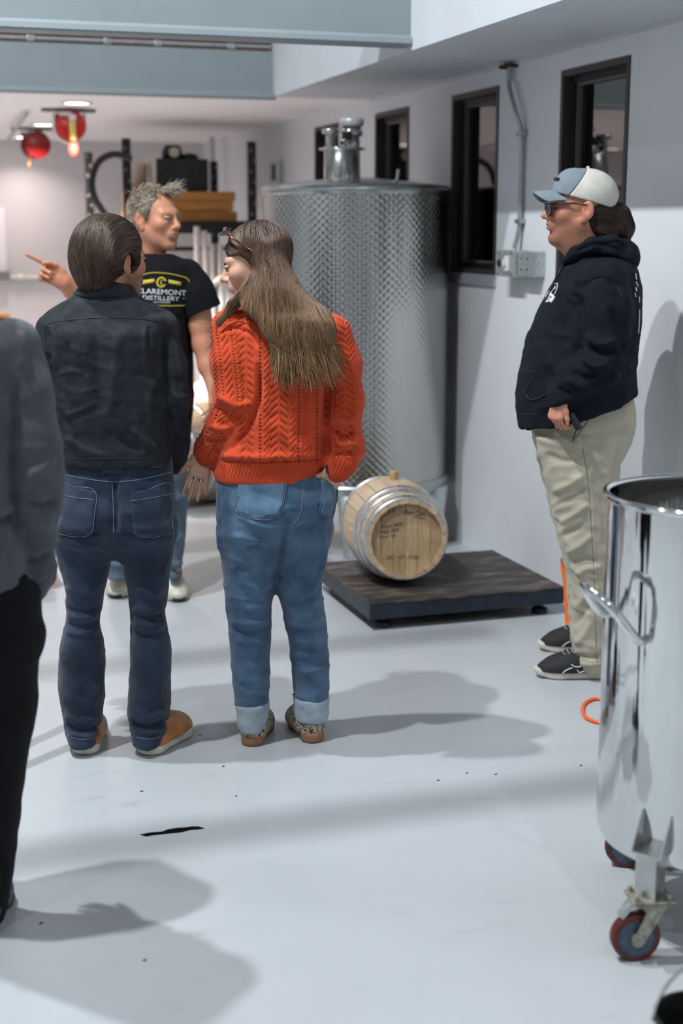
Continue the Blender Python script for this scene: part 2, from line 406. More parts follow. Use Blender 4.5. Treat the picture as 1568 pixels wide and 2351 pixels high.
for k, (x, y) in enumerate(DOWN):
    t = thing('recessed_lamp', dlab.get(k, ('nearest', 'middle', 'farthest')[k % 3] + ' recessed ceiling lamp of the row beyond the left edge'), 'lamp', (x, y, ZC), 'recessed ceiling lamps of the back room')
    bm = bmesh.new(); lathe(bm, [(.095, 0), (.10, -.006), (.085, -.010), (.08, 0)], (x, y, ZC), 28); bm_put('trim_ring', bm, M_white, t, True)
    bm = bmesh.new(); lathe(bm, [(0, -.004), (.08, -.004)], (x, y, ZC), 28); bmesh.ops.reverse_faces(bm, faces=bm.faces); bm_put('lens', bm, M_glow, t)

# ------------------------------------------------------------------ stainless tank with marbled finish
def tank_mat():
    m, nt, b = _nt('marbled_stainless')
    b.inputs['Metallic'].default_value = 1; b.inputs['Base Color'].default_value = (0.55, 0.56, 0.55, 1); b.inputs['Roughness'].default_value = 0.2
    uv = N(nt, 'ShaderNodeUVMap')
    mp = N(nt, 'ShaderNodeMapping'); mp.inputs['Rotation'].default_value = (0, 0, PI / 4); mp.inputs['Scale'].default_value = (1, 1, 1)
    nt.links.new(uv.outputs[0], mp.inputs[0])
    vo = N(nt, 'ShaderNodeTexVoronoi', voronoi_dimensions='2D', i_Scale=38.0, i_Randomness=0.0); nt.links.new(mp.outputs[0], vo.inputs['Vector'])
    bp = N(nt, 'ShaderNodeBump', i_Strength=0.55, i_Distance=0.006); nt.links.new(vo.outputs['Distance'], bp.inputs['Height']); nt.links.new(bp.outputs[0], b.inputs['Normal'])
    mr = N(nt, 'ShaderNodeMapRange'); mr.inputs['From Max'].default_value = .7; mr.inputs['To Min'].default_value = .30; mr.inputs['To Max'].default_value = .14
    nt.links.new(vo.outputs['Distance'], mr.inputs[0]); nt.links.new(mr.outputs[0], b.inputs['Roughness'])
    return m
TX, TY, TR = 2.405, 7.21, 0.487
M_ss = mat('polished_stainless', (0.62, 0.62, 0.61), 0.12, 1.0, var=.03, vscale=20)
M_ssb = mat('brushed_stainless', (0.50, 0.51, 0.50), 0.32, 1.0, var=.08, vscale=30)
tank = thing('storage_tank', 'tall cylindrical stainless steel tank with marbled finish standing by the wall', 'tank', (TX, TY, 0))
me = bpy.data.meshes.new('tank_shell'); n = 128; zs = np.linspace(.36, 1.86, 12)
V = [(TX + TR * math.cos(2 * PI * k / n), TY + TR * math.sin(2 * PI * k / n), z) for z in zs for k in range(n)]
F = [(r * n + k, r * n + (k + 1) % n, (r + 1) * n + (k + 1) % n, (r + 1) * n + k) for r in range(len(zs) - 1) for k in range(n)]
me.from_pydata(V, [], F); uvl = me.uv_layers.new(name='UVMap')
for f in me.polygons:
    ks = [v % n for v in f.vertices]
    for li, vi in zip(f.loop_indices, f.vertices):
        k = vi % n
        if max(ks) - min(ks) > 1 and k == 0: k = n
        uvl.data[li].uv = (k / n * 2 * PI * TR, zs[vi // n])
put('shell', me, tank_mat(), tank, True)
bm = bmesh.new(); lathe(bm, [(TR + .004, 1.835), (TR + .010, 1.85), (TR + .008, 1.872), (TR - .01, 1.884), (.30, 1.905), (.10, 1.925), (0, 1.93)], (TX, TY, 0), 96); bm_put('lid', bm, M_ssb, tank, True)
bm = bmesh.new(); lathe(bm, [(TR - .02, .30), (TR + .012, .335), (TR + .012, .372), (TR + .002, .38)], (TX, TY, 0), 96); lathe(bm, [(0, .26), (TR - .02, .30)], (TX, TY, 0), 96); bm_put('base_rim', bm, M_ssb, tank, True)
for a in (200, 250, 320, 70, 130):
    ca, sa = math.cos(math.radians(a)), math.sin(math.radians(a)); r = TR - .05
    bm = bmesh.new(); lathe(bm, [(.045, 0), (.05, .01), (.085, .33), (0, .33)], (TX + r * ca, TY + r * sa, 0), 20); bm_put('leg', bm, M_galv, tank, True)
def tk(px, py): p = aty(px, py, TY - .12); return p
mwx = TX - .115; mwy = TY - .12
bm = bmesh.new(); lathe(bm, [(.095, 1.905), (.092, 2.055), (.118, 2.058), (.118, 2.068), (.085, 2.072), (0, 2.072)], (mwx, mwy, 0), 40); bm_put('manway_neck', bm, M_ss, tank, True)
bm = bmesh.new(); lathe(bm, [(.024, 2.07), (.022, 2.135), (.042, 2.138), (.045, 2.150), (.042, 2.162), (0, 2.165)], (mwx - .065, mwy - .01, 0), 24); bm_put('vent_fitting', bm, M_ssb, tank, True)
bm = bmesh.new(); lathe(bm, [(.045, 2.07), (.043, 2.125), (.058, 2.128), (.06, 2.145), (.052, 2.165), (.045, 2.17), (0, 2.17)], (mwx + .05, mwy, 0), 28)
bm_put('relief_valve', bm, M_ss, tank, True)
bm = bmesh.new(); lathe(bm, [(.05, 2.172), (.063, 2.18), (.064, 2.205), (.055, 2.218), (0, 2.222)], (mwx + .052, mwy, 0), 28); bm_put('valve_cap', bm, mat('pale_cap', (.66, .69, .70), .35, .3), tank, True)
bm = bmesh.new(); box(bm, (mwx + .012, mwy - .05, 2.125), (.05, .035, .04), bev=.01); tube(bm, [(mwx + .01, mwy - .06, 2.12), (mwx - .03, mwy - .08, 2.085)], .008, 8); bm_put('clamp_knob', bm, M_black, tank)
bm = bmesh.new(); tube(bm, curve_pts([(mwx - .03, mwy - .07, 2.075), (mwx - .01, mwy - .075, 2.105), (mwx + .015, mwy - .07, 2.078)], 6), .007, 8); bm_put('clasp', bm, M_ssb, tank, True)
bm = bmesh.new(); tube(bm, curve_pts([(TX + .05, TY - .40, 1.893), (TX + .075, TY - .41, 1.90), (TX + .085, TY - .41, 1.955)], 6), .009, 8); bm_put('lifting_lug', bm, M_ssb, tank, True)

# ------------------------------------------------------------------ barrels
def wood(name, a, b, sc=3.0):
    m, nt, p = _nt(name)
    tc = N(nt, 'ShaderNodeTexCoord'); mp = N(nt, 'ShaderNodeMapping'); mp.inputs['Scale'].default_value = (1, 1, 1)
    nt.links.new(tc.outputs['Generated'], mp.inputs[0])
    ob = N(nt, 'ShaderNodeObjectInfo')
    n1 = N(nt, 'ShaderNodeTexNoise', i_Scale=sc, i_Detail=5.0, noise_dimensions='4D')
    ml = N(nt, 'ShaderNodeMath', operation='MULTIPLY'); ml.inputs[1].default_value = 40; nt.links.new(ob.outputs['Random'], ml.inputs[0]); nt.links.new(ml.outputs[0], n1.inputs['W'])
    nt.links.new(mp.outputs[0], n1.inputs['Vector'])
    cr = N(nt, 'ShaderNodeValToRGB'); e = cr.color_ramp.elements; e[0].position = .3; e[0].color = c4(b); e[1].position = .7; e[1].color = c4(a)
    nt.links.new(n1.outputs['Fac'], cr.inputs[0]); 
    hs = N(nt, 'ShaderNodeHueSaturation'); mr = N(nt, 'ShaderNodeMapRange'); mr.inputs['To Min'].default_value = .82; mr.inputs['To Max'].default_value = 1.15
    nt.links.new(ob.outputs['Random'], mr.inputs[0]); nt.links.new(mr.outputs[0], hs.inputs['Value']); nt.links.new(cr.outputs[0], hs.inputs['Color']); nt.links.new(hs.outputs[0], p.inputs['Base Color'])
    p.inputs['Roughness'].default_value = .65
    return m
M_oak = wood('oak_stave', (0.60, 0.47, 0.33), (0.44, 0.31, 0.19)); M_oakhead = wood('oak_head', (0.50, 0.36, 0.20), (0.36, 0.24, 0.12), 5)
M_hoop = mat('hoop_steel', (0.55, 0.57, 0.58), 0.35, 0.85, var=.15, vscale=40)
def barrel(label, front, az, L, rb, rh, nst, group=None, hoops=(0.03, 0.15, 0.27), writing=None, bung=True, roll=0.0):
    """front: centre of the front head; az: axis azimuth from +Y; rb/rh bilge and head radius"""
    ax = Vector((math.sin(az), math.cos(az), 0)); sd = Vector((math.cos(az), -math.sin(az), 0)); up = Vector((0, 0, 1))
    fr = Vector(front)
    def P(s, r, th): return fr + ax * (s * L) + (sd * math.cos(th) + up * math.sin(th)) * r
    rad = lambda s: rh + (rb - rh) * (1 - (2 * s - 1) ** 2)
    t = thing('barrel', label, 'barrel', (front[0] + ax.x * L / 2, front[1] + ax.y * L / 2, front[2] - rb), group)
    for k in range(nst):
        a0 = 2 * PI * k / nst + roll + .006; a1 = 2 * PI * (k + 1) / nst + roll - .006
        bm = bmesh.new(); rows = []
        for i in range(9):
            s = i / 8; r = rad(s)
            rows.append([bm.verts.new(P(s, r, a0)), bm.verts.new(P(s, r * 1.004, (a0 + a1) / 2)), bm.verts.new(P(s, r, a1)), bm.verts.new(P(s, r - .02, a1)), bm.verts.new(P(s, r - .02, a0))])
        for A, B in zip(rows, rows[1:]):
            for j in range(5): bm.faces.new((A[j], A[(j + 1) % 5], B[(j + 1) % 5], B[j]))
        bm.faces.new(rows[0][::-1]); bm.faces.new(rows[-1])
        bmesh.ops.recalc_face_normals(bm, faces=bm.faces)
        bm_put('stave', bm, M_oak, t)
    for s in list(hoops) + [1 - h for h in hoops]:
        bm = bmesh.new(); wd = .018 / L * 1.6; n = 64
        R = [[bm.verts.new(P(ss, rad(min(max(ss, 0), 1)) + e, 2 * PI * k / n)) for k in range(n)] for ss, e in ((s - wd / 2, .001), (s - wd / 2, .005), (s + wd / 2, .005), (s + wd / 2, .001))]
        for A, B in zip(R, R[1:]):
            for k in range(n): bm.faces.new((A[k], A[(k + 1) % n], B[(k + 1) % n], B[k]))
        bmesh.ops.recalc_face_normals(bm, faces=bm.faces)
        h = bm_put('hoop', bm, M_hoop, t, True)
        bm = bmesh.new()
        for dk in (-.05, .05):
            box(bm, P(s, rad(s) + .006, PI / 2 + dk), (.007, .007, .005), az)
        bm_put('rivet', bm, M_black, h)
    nb = 6
    for e, dep in ((0, .055), (1, -.055)):
        hd = []
        for k in range(nb):
            x0 = -rh + .014 + (2 * rh - .028) * k / nb + .0008; x1 = -rh + .014 + (2 * rh - .028) * (k + 1) / nb - .0008
            rr = rh - .014; pts = []
            for x in np.linspace(x0, x1, 7): pts.append((x, math.sqrt(max(rr * rr - x * x, 1e-6))))
            poly = pts + [(x, -y) for x, y in pts[::-1]]
            bm = bmesh.new()
            c = fr + ax * (e * L + dep * .45)
            A = [bm.verts.new(c + sd * x + up * y) for x, y in poly]; B = [bm.verts.new(c + sd * x + up * y + ax * (.016 if e == 0 else -.016)) for x, y in poly]
            bm.faces.new(A); bm.faces.new(B[::-1])
            for i in range(len(poly)): j = (i + 1) % len(poly); bm.faces.new((A[i], B[i], B[j], A[j]))
            bmesh.ops.recalc_face_normals(bm, faces=bm.faces)
            bm_put('head_board', bm, M_oakhead, t)
    if bung:
        bm = bmesh.new(); c = P(.5, rb, PI / 2); lathe(bm, [(0.016, -.01), (.021, .035), (.019, .04), (0, .04)], c, 20); bm_put('bung', bm, mat('cork', (.42, .27, .12), .8, var=.25, vscale=80), t, True)
    return t, fr, ax, sd, up, rh
bf = atz(934, 1238, .343)
bt = barrel('small pale oak barrel lying on the floor scale, handwriting on its head', bf, math.radians(7.5), .54, .218, .178, 22, hoops=(.028, .135, .235), roll=.1)
# marker handwriting on the barrel head
M_ink = mat('marker_ink', (.035, .028, .03), .8); M_inkr = mat('red_marker_ink', (.20, .05, .05), .8)
def text_mesh(s, x=0, y=0, size=1.0):
    cu = bpy.data.curves.new('t', 'FONT'); cu.body = s; cu.size = size; cu.resolution_u = 3
    ob = bpy.data.objects.new('t', cu); COL.objects.link(ob)
    dg = bpy.context.evaluated_depsgraph_get(); dg.update()
    me = ob.evaluated_get(dg).to_mesh()
    V = np.array([v.co[:] for v in me.vertices]).reshape(-1, 3); F = [tuple(p.vertices) for p in me.polygons]
    ob.to_mesh_clear(); bpy.data.objects.remove(ob); bpy.data.curves.remove(cu)
    return V, F
def barrel_text(s, u0, v0, wid, hei, m, slant=0.25, rot=0.0):
    V, F = text_mesh(s)
    V = V - V.min(0); V[:, 0] *= wid / V[:, 0].max(); V[:, 1] *= hei / V[:, 1].max(); V[:, 0] += slant * V[:, 1]
    c, sn = math.cos(rot), math.sin(rot)
    fr, ax, sd, up = bt[1], bt[2], bt[3], bt[4]
    bm = bmesh.new(); vv = []
    for x, y, _ in V:
        X, Y = u0 + c * x - sn * y, v0 + sn * x + c * y
        vv.append(bm.verts.new(fr + ax * .0235 + sd * X + up * Y))
    for f in F:
        try: bm.faces.new([vv[i] for i in f])
        except ValueError: pass
    bm_put('handwriting', bm, m, bt[0])
barrel_text('DSC - NT - 2.0 gal', -.088, -.098, .145, .022, M_ink)
barrel_text('Le Wt Ruby', -.115, .075, .085, .024, M_ink, rot=.55)
barrel_text('Rum Cask', -.01, .105, .095, .022, M_ink, rot=-.12); barrel_text('Finish', .035, .088, .05, .014, M_inkr, rot=-.2)
barrel_text('Corn 40%', -.11, .045, .095, .016, M_ink, rot=.12); barrel_text('Malt 15%', -.115, .022, .085, .016, M_ink, rot=.1); barrel_text('Rye  05', -.118, .002, .075, .014, M_ink, rot=.02)
b2 = atz(478, 1168, 0.0)
barrel('large oak barrel lying on the floor behind the woman', (b2[0] - .28, b2[1] + .16, .31), math.radians(72), .90, .31, .26, 26, hoops=(.03, .13, .27), bung=True)

# ------------------------------------------------------------------ floor scale
def rusty():
    m, nt, b = _nt('worn_dark_plate')
    tc = N(nt, 'ShaderNodeTexCoord'); mp = N(nt, 'ShaderNodeMapping'); mp.inputs['Scale'].default_value = (1, 3, 1); nt.links.new(tc.outputs['Object'], mp.inputs[0])
    n1 = N(nt, 'ShaderNodeTexNoise', i_Scale=5.0, i_Detail=8.0, i_Roughness=.7); nt.links.new(mp.outputs[0], n1.inputs['Vector'])
    cr = N(nt, 'ShaderNodeValToRGB'); e = cr.color_ramp.elements; e[0].position = .35; e[0].color = (.016, .015, .016, 1); e[1].position = .75; e[1].color = (.24, .18, .13, 1)
    x = e.new(.52); x.color = (.045, .036, .034, 1)
    nt.links.new(n1.outputs['Fac'], cr.inputs[0]); nt.links.new(cr.outputs[0], b.inputs['Base Color'])
    b.inputs['Roughness'].default_value = .5; b.inputs['Metallic'].default_value = .25
    bp = N(nt, 'ShaderNodeBump', i_Strength=.4, i_Distance=.003); nt.links.new(n1.outputs['Fac'], bp.inputs['Height']); nt.links.new(bp.outputs[0], b.inputs['Normal'])
    return m
SX0, SX1, SY0, SY1 = 1.885, 2.79, 5.46, 6.24
sc = thing('floor_scale', 'low dark steel platform scale with blue sides under the small barrel', 'scale', ((SX0 + SX1) / 2, (SY0 + SY1) / 2, 0))
M_bsteel = mat('blue_black_steel', (.020, .030, .048), .45, .3, var=.3, vscale=15)
bm = bmesh.new(); box(bm, ((SX0 + SX1) / 2, (SY0 + SY1) / 2, .119), (SX1 - SX0, SY1 - SY0, .010), bev=.002); bm_put('top_plate', bm, rusty(), sc)
bm = bmesh.new()
for y in (SY0 + .008, SY1 - .008): box(bm, ((SX0 + SX1) / 2, y, .082), (SX1 - SX0 - .004, .012, .062))
for x in (SX0 + .008, SX1 - .008): box(bm, (x, (SY0 + SY1) / 2, .082), (.012, SY1 - SY0 - .03, .062))
bm_put('side_skirt', bm, M_bsteel, sc)
for x, y in ((SX0 + .085, SY0 + .07), (SX1 - .085, SY0 + .07), (SX0 + .085, SY1 - .07), (SX1 - .085, SY1 - .07)):
    bm = bmesh.new(); box(bm, (x, y, .075), (.16, .13, .05), bev=.004); lathe(bm, [(.035, 0), (.035, .02), (.015, .03), (.015, .06)], (x, y, 0), 16); bm_put('load_foot', bm, M_bsteel, sc)
bm = bmesh.new(); box(bm, ((SX0 + SX1) / 2, (SY0 + SY1) / 2, .07), (SX1 - SX0 - .06, SY1 - SY0 - .06, .05)); bm_put('under_frame', bm, M_black, sc)
ca = thing('cable', 'thin grey cable trailing on the floor behind the scale', 'cable', (2.70, 6.40, 0))
bm = bmesh.new(); tube(bm, curve_pts([(2.56, 6.3, .008), (2.70, 6.36, .008), (2.80, 6.42, .012), (2.76, 6.50, .008), (2.62, 6.46, .008)], 8), .006, 8); bm_put('cable_run', bm, M_steel, ca, True)

# ------------------------------------------------------------------ mobile stainless pot in the right foreground
VX, VY, VR = 1.845, 2.83, 0.262
M_mirror = mat('mirror_stainless', (0.70, 0.71, 0.71), 0.05, 1.0, bump=.6, bscale=12, bdist=.010, stretch=(1, 1, .05))
M_chrome = mat('polished_rim', (0.70, 0.71, 0.71), 0.06, 1.0)
pot = thing('wheeled_pot', 'large polished stainless steel pot on caster legs at the right edge', 'pot', (VX, VY, 0))
bm = bmesh.new(); lathe(bm, [(0, .20), (VR - .05, .20), (VR - .012, .212), (VR - .003, .228), (VR, .245), (VR, .252), (VR, .27), (VR, .5), (VR, .75), (VR, 1.03), (VR, 1.05), (VR - .003, 1.05), (VR - .003, 1.0), (VR - .003, .24), (0, .235)], (VX, VY, 0), 128)
smooth_by_angle(bm_put('pot_wall', bm, M_mirror, pot), 50)
bm = bmesh.new(); tube(bm, [(VX + (VR + .004) * math.cos(2 * PI * k / 96), VY + (VR + .004) * math.sin(2 * PI * k / 96), 1.052) for k in range(96)], .0095, 12, closed=True); bm_put('rim', bm, M_chrome, pot, True)
bm = bmesh.new(); lathe(bm, [(0, 1.0), (VR - .004, 1.0)], (VX, VY, -.06), 96); bm_put('liquid_surface', bm, mat('pot_content', (.06, .06, .055), .06), pot)
def on_pot(a, dr, z): return (VX + (VR + dr) * math.cos(a), VY + (VR + dr) * math.sin(a), z)
ha = math.radians(188)
hz = .80
hp = curve_pts([on_pot(ha + .26, -.002, hz - .045), on_pot(ha + .24, .03, hz - .04), on_pot(ha + .17, .085, hz + .03), on_pot(ha + .0, .10, hz + .065), on_pot(ha - .17, .085, hz + .06), on_pot(ha - .24, .03, hz - .01), on_pot(ha - .26, -.002, hz - .015)], 8)
bm = bmesh.new(); tube(bm, hp, .011, 12); bm_put('handle', bm, M_chrome, pot, True)
def caster(parent, cx, cy, az, name='caster', wr=.058, hz=.145):
    """caster under a leg at cx,cy; az = rolling direction"""
    d = Vector((math.cos(az), math.sin(az), 0)); s = Vector((-d.y, d.x, 0)); c = Vector((cx, cy, 0)) - d * .03; c.z = wr
    RM = Matrix.Translation(c) @ Matrix((( *s, 0), (*(-d), 0), (0, 0, 1, 0), (0, 0, 0, 1))).transposed() if False else None
    rot = Vector((0, 0, 1)).rotation_difference(s).to_matrix().to_4x4()
    M = Matrix.Translation(c) @ rot
    bm = bmesh.new(); lathe(bm, [(wr - .014, -.015), (wr - .003, -.015), (wr, -.010), (wr, .010), (wr - .003, .015), (wr - .014, .015)], n=40, M=M); w_ = bm_put(name, bm, M_red, parent, True)
    bm = bmesh.new(); lathe(bm, [(0, -.013), (wr - .016, -.013), (wr - .014, -.016), (wr - .014, .016), (wr - .016, .013), (0, .013)], n=32, M=M); bm_put('wheel_disc', bm, M_bluew, w_)
    bm = bmesh.new(); lathe(bm, [(0, -.03), (.014, -.03), (.014, .03), (0, .03)], n=16, M=M); bm_put('axle', bm, M_dirty, w_)
    bm = bmesh.new(); top = Vector((cx, cy, hz))
    for q in (-1, 1):
        o_ = s * (.021 * q)
        pts = [c + o_ + d * .012 + Vector((0, 0, -.012)), c + o_ - d * .014 + Vector((0, 0, -.010)), top + o_ - d * .012 - Vector((0, 0, .018)), top + o_ - d * .028, top + o_ + d * .034, top + o_ + d * .026 - Vector((0, 0, .022))]
        A = [bm.verts.new(p) for p in pts]; B = [bm.verts.new(p + s * (.004 * q)) for p in pts]
        bm.faces.new(A); bm.faces.new(B[::-1])
        for i in range(6): bm.faces.new((A[i], B[i], B[(i + 1) % 6], A[(i + 1) % 6]))
    box(bm, top - Vector((0, 0, .002)), (.075, .06, .006), az, bev=.001); box(bm, top + Vector((0, 0, .009)), (.1, .075, .006), az, bev=.001)
    for q in (-1, 1):
        for e in (-1, 1): lathe(bm, [(0.006, 0), (.006, .014), (0, .016)], top + d * .038 * q + s * .026 * e + Vector((0, 0, .012)), 8)
    bmesh.ops.recalc_face_normals(bm, faces=bm.faces); bm_put('fork', bm, M_dirty, w_)
    bm = bmesh.new(); bb = top - d * .055 - Vector((0, 0, .018)); box(bm, bb, (.045, .03, .012), R=Matrix.Rotation(az, 4, 'Z') @ Matrix.Rotation(-.95, 4, 'Y'), bev=.003); bm_put('brake_pedal', bm, M_galv, w_)
    return w_
M_red = mat('red_polyurethane', (.10, .012, .010), .4, var=.2, vscale=40); M_bluew = mat('blue_grey_wheel', (.055, .085, .13), .5, var=.35, vscale=60)
M_dirty = mat('dirty_zinc', (.34, .33, .27), .5, .6, var=.35, vscale=70)
legs = [(math.radians(213), math.radians(-12)), (math.radians(93), math.radians(-30)), (math.radians(333), math.radians(40))]
for a, wa in legs:
    r = VR + .02; ux, uy = math.cos(a), math.sin(a); cx, cy = VX + r * ux, VY + r * uy
    bm = bmesh.new(); box(bm, (cx, cy, .21), (.052, .052, .11), a, bev=.003); lg = bm_put('leg', bm, M_ssb, pot)
    bm = bmesh.new(); d = Vector((ux, uy, 0)); s = Vector((-uy, ux, 0)); c = Vector((cx, cy, 0))
    for q in (-1, 1):
        pts = [c + s * .034 * q - d * .045 + Vector((0, 0, .262)), c + s * .034 * q + d * .026 + Vector((0, 0, .262)), c + s * .034 * q + d * .026 + Vector((0, 0, .272)), c + s * .034 * q - d * .018 + Vector((0, 0, .352)), c + s * .034 * q - d * .045 + Vector((0, 0, .352))]
        A = [bm.verts.new(p) for p in pts]; B = [bm.verts.new(p + s * .004 * q) for p in pts]
        bm.faces.new(A); bm.faces.new(B[::-1])
        for i in range(5): bm.faces.new((A[i], B[i], B[(i + 1) % 5], A[(i + 1) % 5]))
    box(bm, c - d * .01 + Vector((0, 0, .264)), (.075, .074, .005), a)
    bmesh.ops.recalc_face_normals(bm, faces=bm.faces); bm_put('bracket', bm, M_ssb, pot)
    caster(pot, cx, cy, wa)

# ------------------------------------------------------------------ black bucket with wire bail, bottom right corner
bk = atz(1615, 2332, .20)
bkx, bky = bk[0], bk[1]
bu = thing('bucket', 'black bucket with a raised wire handle in the lower right corner', 'bucket', (bkx, bky, 0))
bm = bmesh.new(); lathe(bm, [(0, 0), (.074, 0), (.089, .19), (.094, .19), (.094, .20), (.088, .20), (.073, .008), (0, .008)], (bkx, bky, 0), 48); smooth_by_angle(bm_put('pail', bm, mat('black_rubber', (.008, .008, .009), .55), bu), 40)
hb = []
for k in range(25):
    t = PI * k / 24; v = Vector((math.cos(t) * .096, 0, math.sin(t) * .138)); v.rotate(Matrix.Rotation(math.radians(8), 3, 'X'))
    hb.append(Vector((bkx, bky, .19)) + Vector((v.x * _ch, -v.x * _sh + v.y, v.z)))
bm = bmesh.new(); tube(bm, hb, .0035, 8); bm_put('wire_handle', bm, M_ss, bu, True)

# ------------------------------------------------------------------ orange things by the wall
M_or = mat('orange_plastic', (.95, .17, .015), .28, coat=.4, bump=.15, bscale=60, bdist=.01); M_orc = mat('orange_cable', (.85, .12, .015), .4)
ow = thing('orange_tool', 'bright orange plastic-wrapped handle standing behind the khaki leg', 'tool', tuple(atz(1306, 1450, 0)))
op = atz(1306, 1452, 0); PD = lambda x, y: tuple(op + RV * ((x - 1306) * .00160) + np.array([0, 0, (1452 - y) * .00163]) + FH * (.05 * (1452 - y) / 190))
bm = bmesh.new(); tube(bm, [PD(1288, 1262), PD(1291, 1290), PD(1297, 1320), PD(1299, 1360), PD(1302, 1395), PD(1305, 1420), PD(1308, 1434)], [.008, .011, .012, .011, .012, .017, .015], 12); bm_put('sleeve', bm, M_or, ow, True)
bm = bmesh.new(); tube(bm, [PD(1307, 1434), PD(1306, 1451.5)], [.009, .008], 10); bm_put('tip', bm, mat('worn_wood', (.16, .10, .07), .8), ow, True)
oc = atz(1380, 1637, 0)
oh = thing('extension_lead', 'orange cord looped on the floor beside the wheeled pot', 'cord', tuple(atz(1345, 1637, 0)))
lp = [atz(1386, 1610, 0), atz(1362, 1609, 0), atz(1342, 1620, 0), atz(1338, 1638, 0), atz(1347, 1653, 0), atz(1366, 1661, 0), atz(1384, 1664, 0), atz(1430, 1668, 0), atz(1470, 1640, 0), atz(1430, 1612, 0)]
bm = bmesh.new(); tube(bm, [p + np.array([0, 0, .007]) for p in curve_pts(lp, 6, True)], .0065, 8, closed=True); bm_put('cord_loop', bm, M_orc, oh, True)
def chip(px, py, r, m, name, label, cat, group=None, seed=0):
    rnd = random.Random(seed); c = atz(px, py, 0); bm = bmesh.new(); n = 7
    a = [(r * rnd.uniform(.5, 1.1) * math.cos(2 * PI * k / n) * 1.5, r * rnd.uniform(.5, 1.1) * math.sin(2 * PI * k / n)) for k in range(n)]
    A = [bm.verts.new((c[0] + x, c[1] + y, .0005)) for x, y in a]; B = [bm.verts.new((c[0] + x * .6, c[1] + y * .6, r * .5)) for x, y in a]
    bm.faces.new(B); bm.faces.new(A[::-1])
    for i in range(n): bm.faces.new((A[i], A[(i + 1) % n], B[(i + 1) % n], B[i]))
    o = bm_put(name, bm, m); tag(o, label, cat, group); return o
chip(1490, 2196, .009, M_orc, 'red_chip', 'small red-orange chip on the floor below the front caster', 'debris', seed=3)
GRIT = ['above the floor slot', 'on the floor just left of the woman\'s left shoe', 'leftmost of three specks right of centre', 'middle of three specks right of centre', 'rightmost of three specks right of centre', 'nearest the wheeled pot', 'inside the shadow at lower left', 'below the woman\'s left shoe', 'between the man\'s tan shoe and the woman', 'near the left edge beside the black trousers']
M_grit = mat('dark_grit', (.03, .03, .03), .9)
for k, (x, y) in enumerate([(325, 1817), (513, 1760), (1006, 1792), (1072, 1775), (1139, 1778), (1334, 1758), (332, 2205), (542, 1828), (460, 1688), (95, 2120)]):
    chip(x, y, .0045, M_grit, 'grit', 'tiny dark speck of grit ' + GRIT[k], 'debris', 'dark specks scattered on the floor', k)

# ------------------------------------------------------------------ back room: rack, boxes, reels, board
RY = 10.3
def rx(px, y=RY): return aty(px, 400, y)[0]
M_rack = mat('black_rack_steel', (.012, .012, .013), .5, .2)
xl, xr_ = rx(291), rx(578); yb = RY + 1.15
rk = thing('storage_rack', 'black steel storage rack holding boxes in the back room', 'rack', ((xl + xr_) / 2, RY + .5, 0))
for x, y, h in ((xl, RY, aty(291, 318, RY)[2]), (xr_, RY, aty(580, 325, RY)[2]), (aty(204, 400, yb)[0], yb, aty(204, 350, yb)[2]), (xr_ - .02, yb, 2.2)):
    bm = bmesh.new(); box(bm, (x, y, h / 2), (.058, .05, h), bev=.003)
    up_ = bm_put('upright', bm, M_rack, rk)
    bm = bmesh.new()
    for k in range(int(h / .075)): box(bm, (x + .012 * (-1) ** k, y - .026, .05 + k * .075), (.013, .004, .022))
    bm_put('slot_row', bm, mat('slot', (.22, .22, .22), .6), up_)
for z in (aty(480, 512, RY)[2], .55):
    for y_ in (RY, yb): bm = bmesh.new(); box(bm, ((xl + xr_) / 2, y_, z - .03), (xr_ - xl, .04, .09), bev=.003); bm_put('shelf_beam', bm, M_rack, rk)
    bx('shelf_deck', (xl, RY + .02, z - .012), (xr_, yb - .02, z + .01), M_rack, rk)
bm = bmesh.new(); z1 = aty(480, 572, RY)[2]; box(bm, ((xl + xr_) / 2 + .1, RY + .3, z1), (xr_ - xl, .03, .03)); bm_put('cross_bar', bm, M_rack, rk)
zs_ = aty(480, 512, RY)[2] + .012
M_amber = mat('amber_timber', (.50, .22, .05), .55, var=.15, vscale=6, stretch=(1, 8, 8))
zz = zs_
for k, (a, b, h, lab) in enumerate(((300, 548, .075, 'lowest amber timber plank stacked on the black rack'), (302, 540, .07, 'middle amber timber plank stacked on the black rack'), (300, 545, .07, 'topmost amber timber plank under the black machine'))):
    x0, x1 = rx(a), rx(b)
    t = tag(bx('timber_plank', (x0, RY + .06, zz), (x1, RY + .46 - .03 * k, zz + h - .004), M_amber, None, .006), lab, 'plank', 'amber planks stacked on the rack'); zz += h
ztop = zz
x0, x1 = rx(368), rx(487)
mc = thing('black_machine', 'black box-shaped machine with a round fitting on top of the amber planks', 'machine', ((x0 + x1) / 2, RY + .3, ztop))
hz_ = aty(430, 364, RY + .1)[2]
bm = bmesh.new(); box(bm, ((x0 + x1) / 2, RY + .26, (ztop + hz_) / 2), (x1 - x0, .3, hz_ - ztop), bev=.012); bm_put('casing', bm, M_black, mc)
bm = bmesh.new(); lathe(bm, [(.0, 0), (.075, 0), (.075, .06), (.05, .10), (0, .10)], (rx(412), RY + .25, hz_), 24); lathe(bm, [(0, 0), (.07, 0), (.06, .035), (0, .05)], (rx(452), RY + .25, hz_), 24); bm_put('top_fitting', bm, M_black, mc, True)
bm = bmesh.new(); lathe(bm, [(0, 0), (.035, 0), (.035, .02), (0, .02)], n=20, M=Matrix.Translation((rx(411), RY + .17, hz_ + .045)) @ Matrix.Rotation(PI / 2, 4, 'X')); bm_put('pale_dial', bm, mat('dial', (.6, .52, .42), .5), mc)
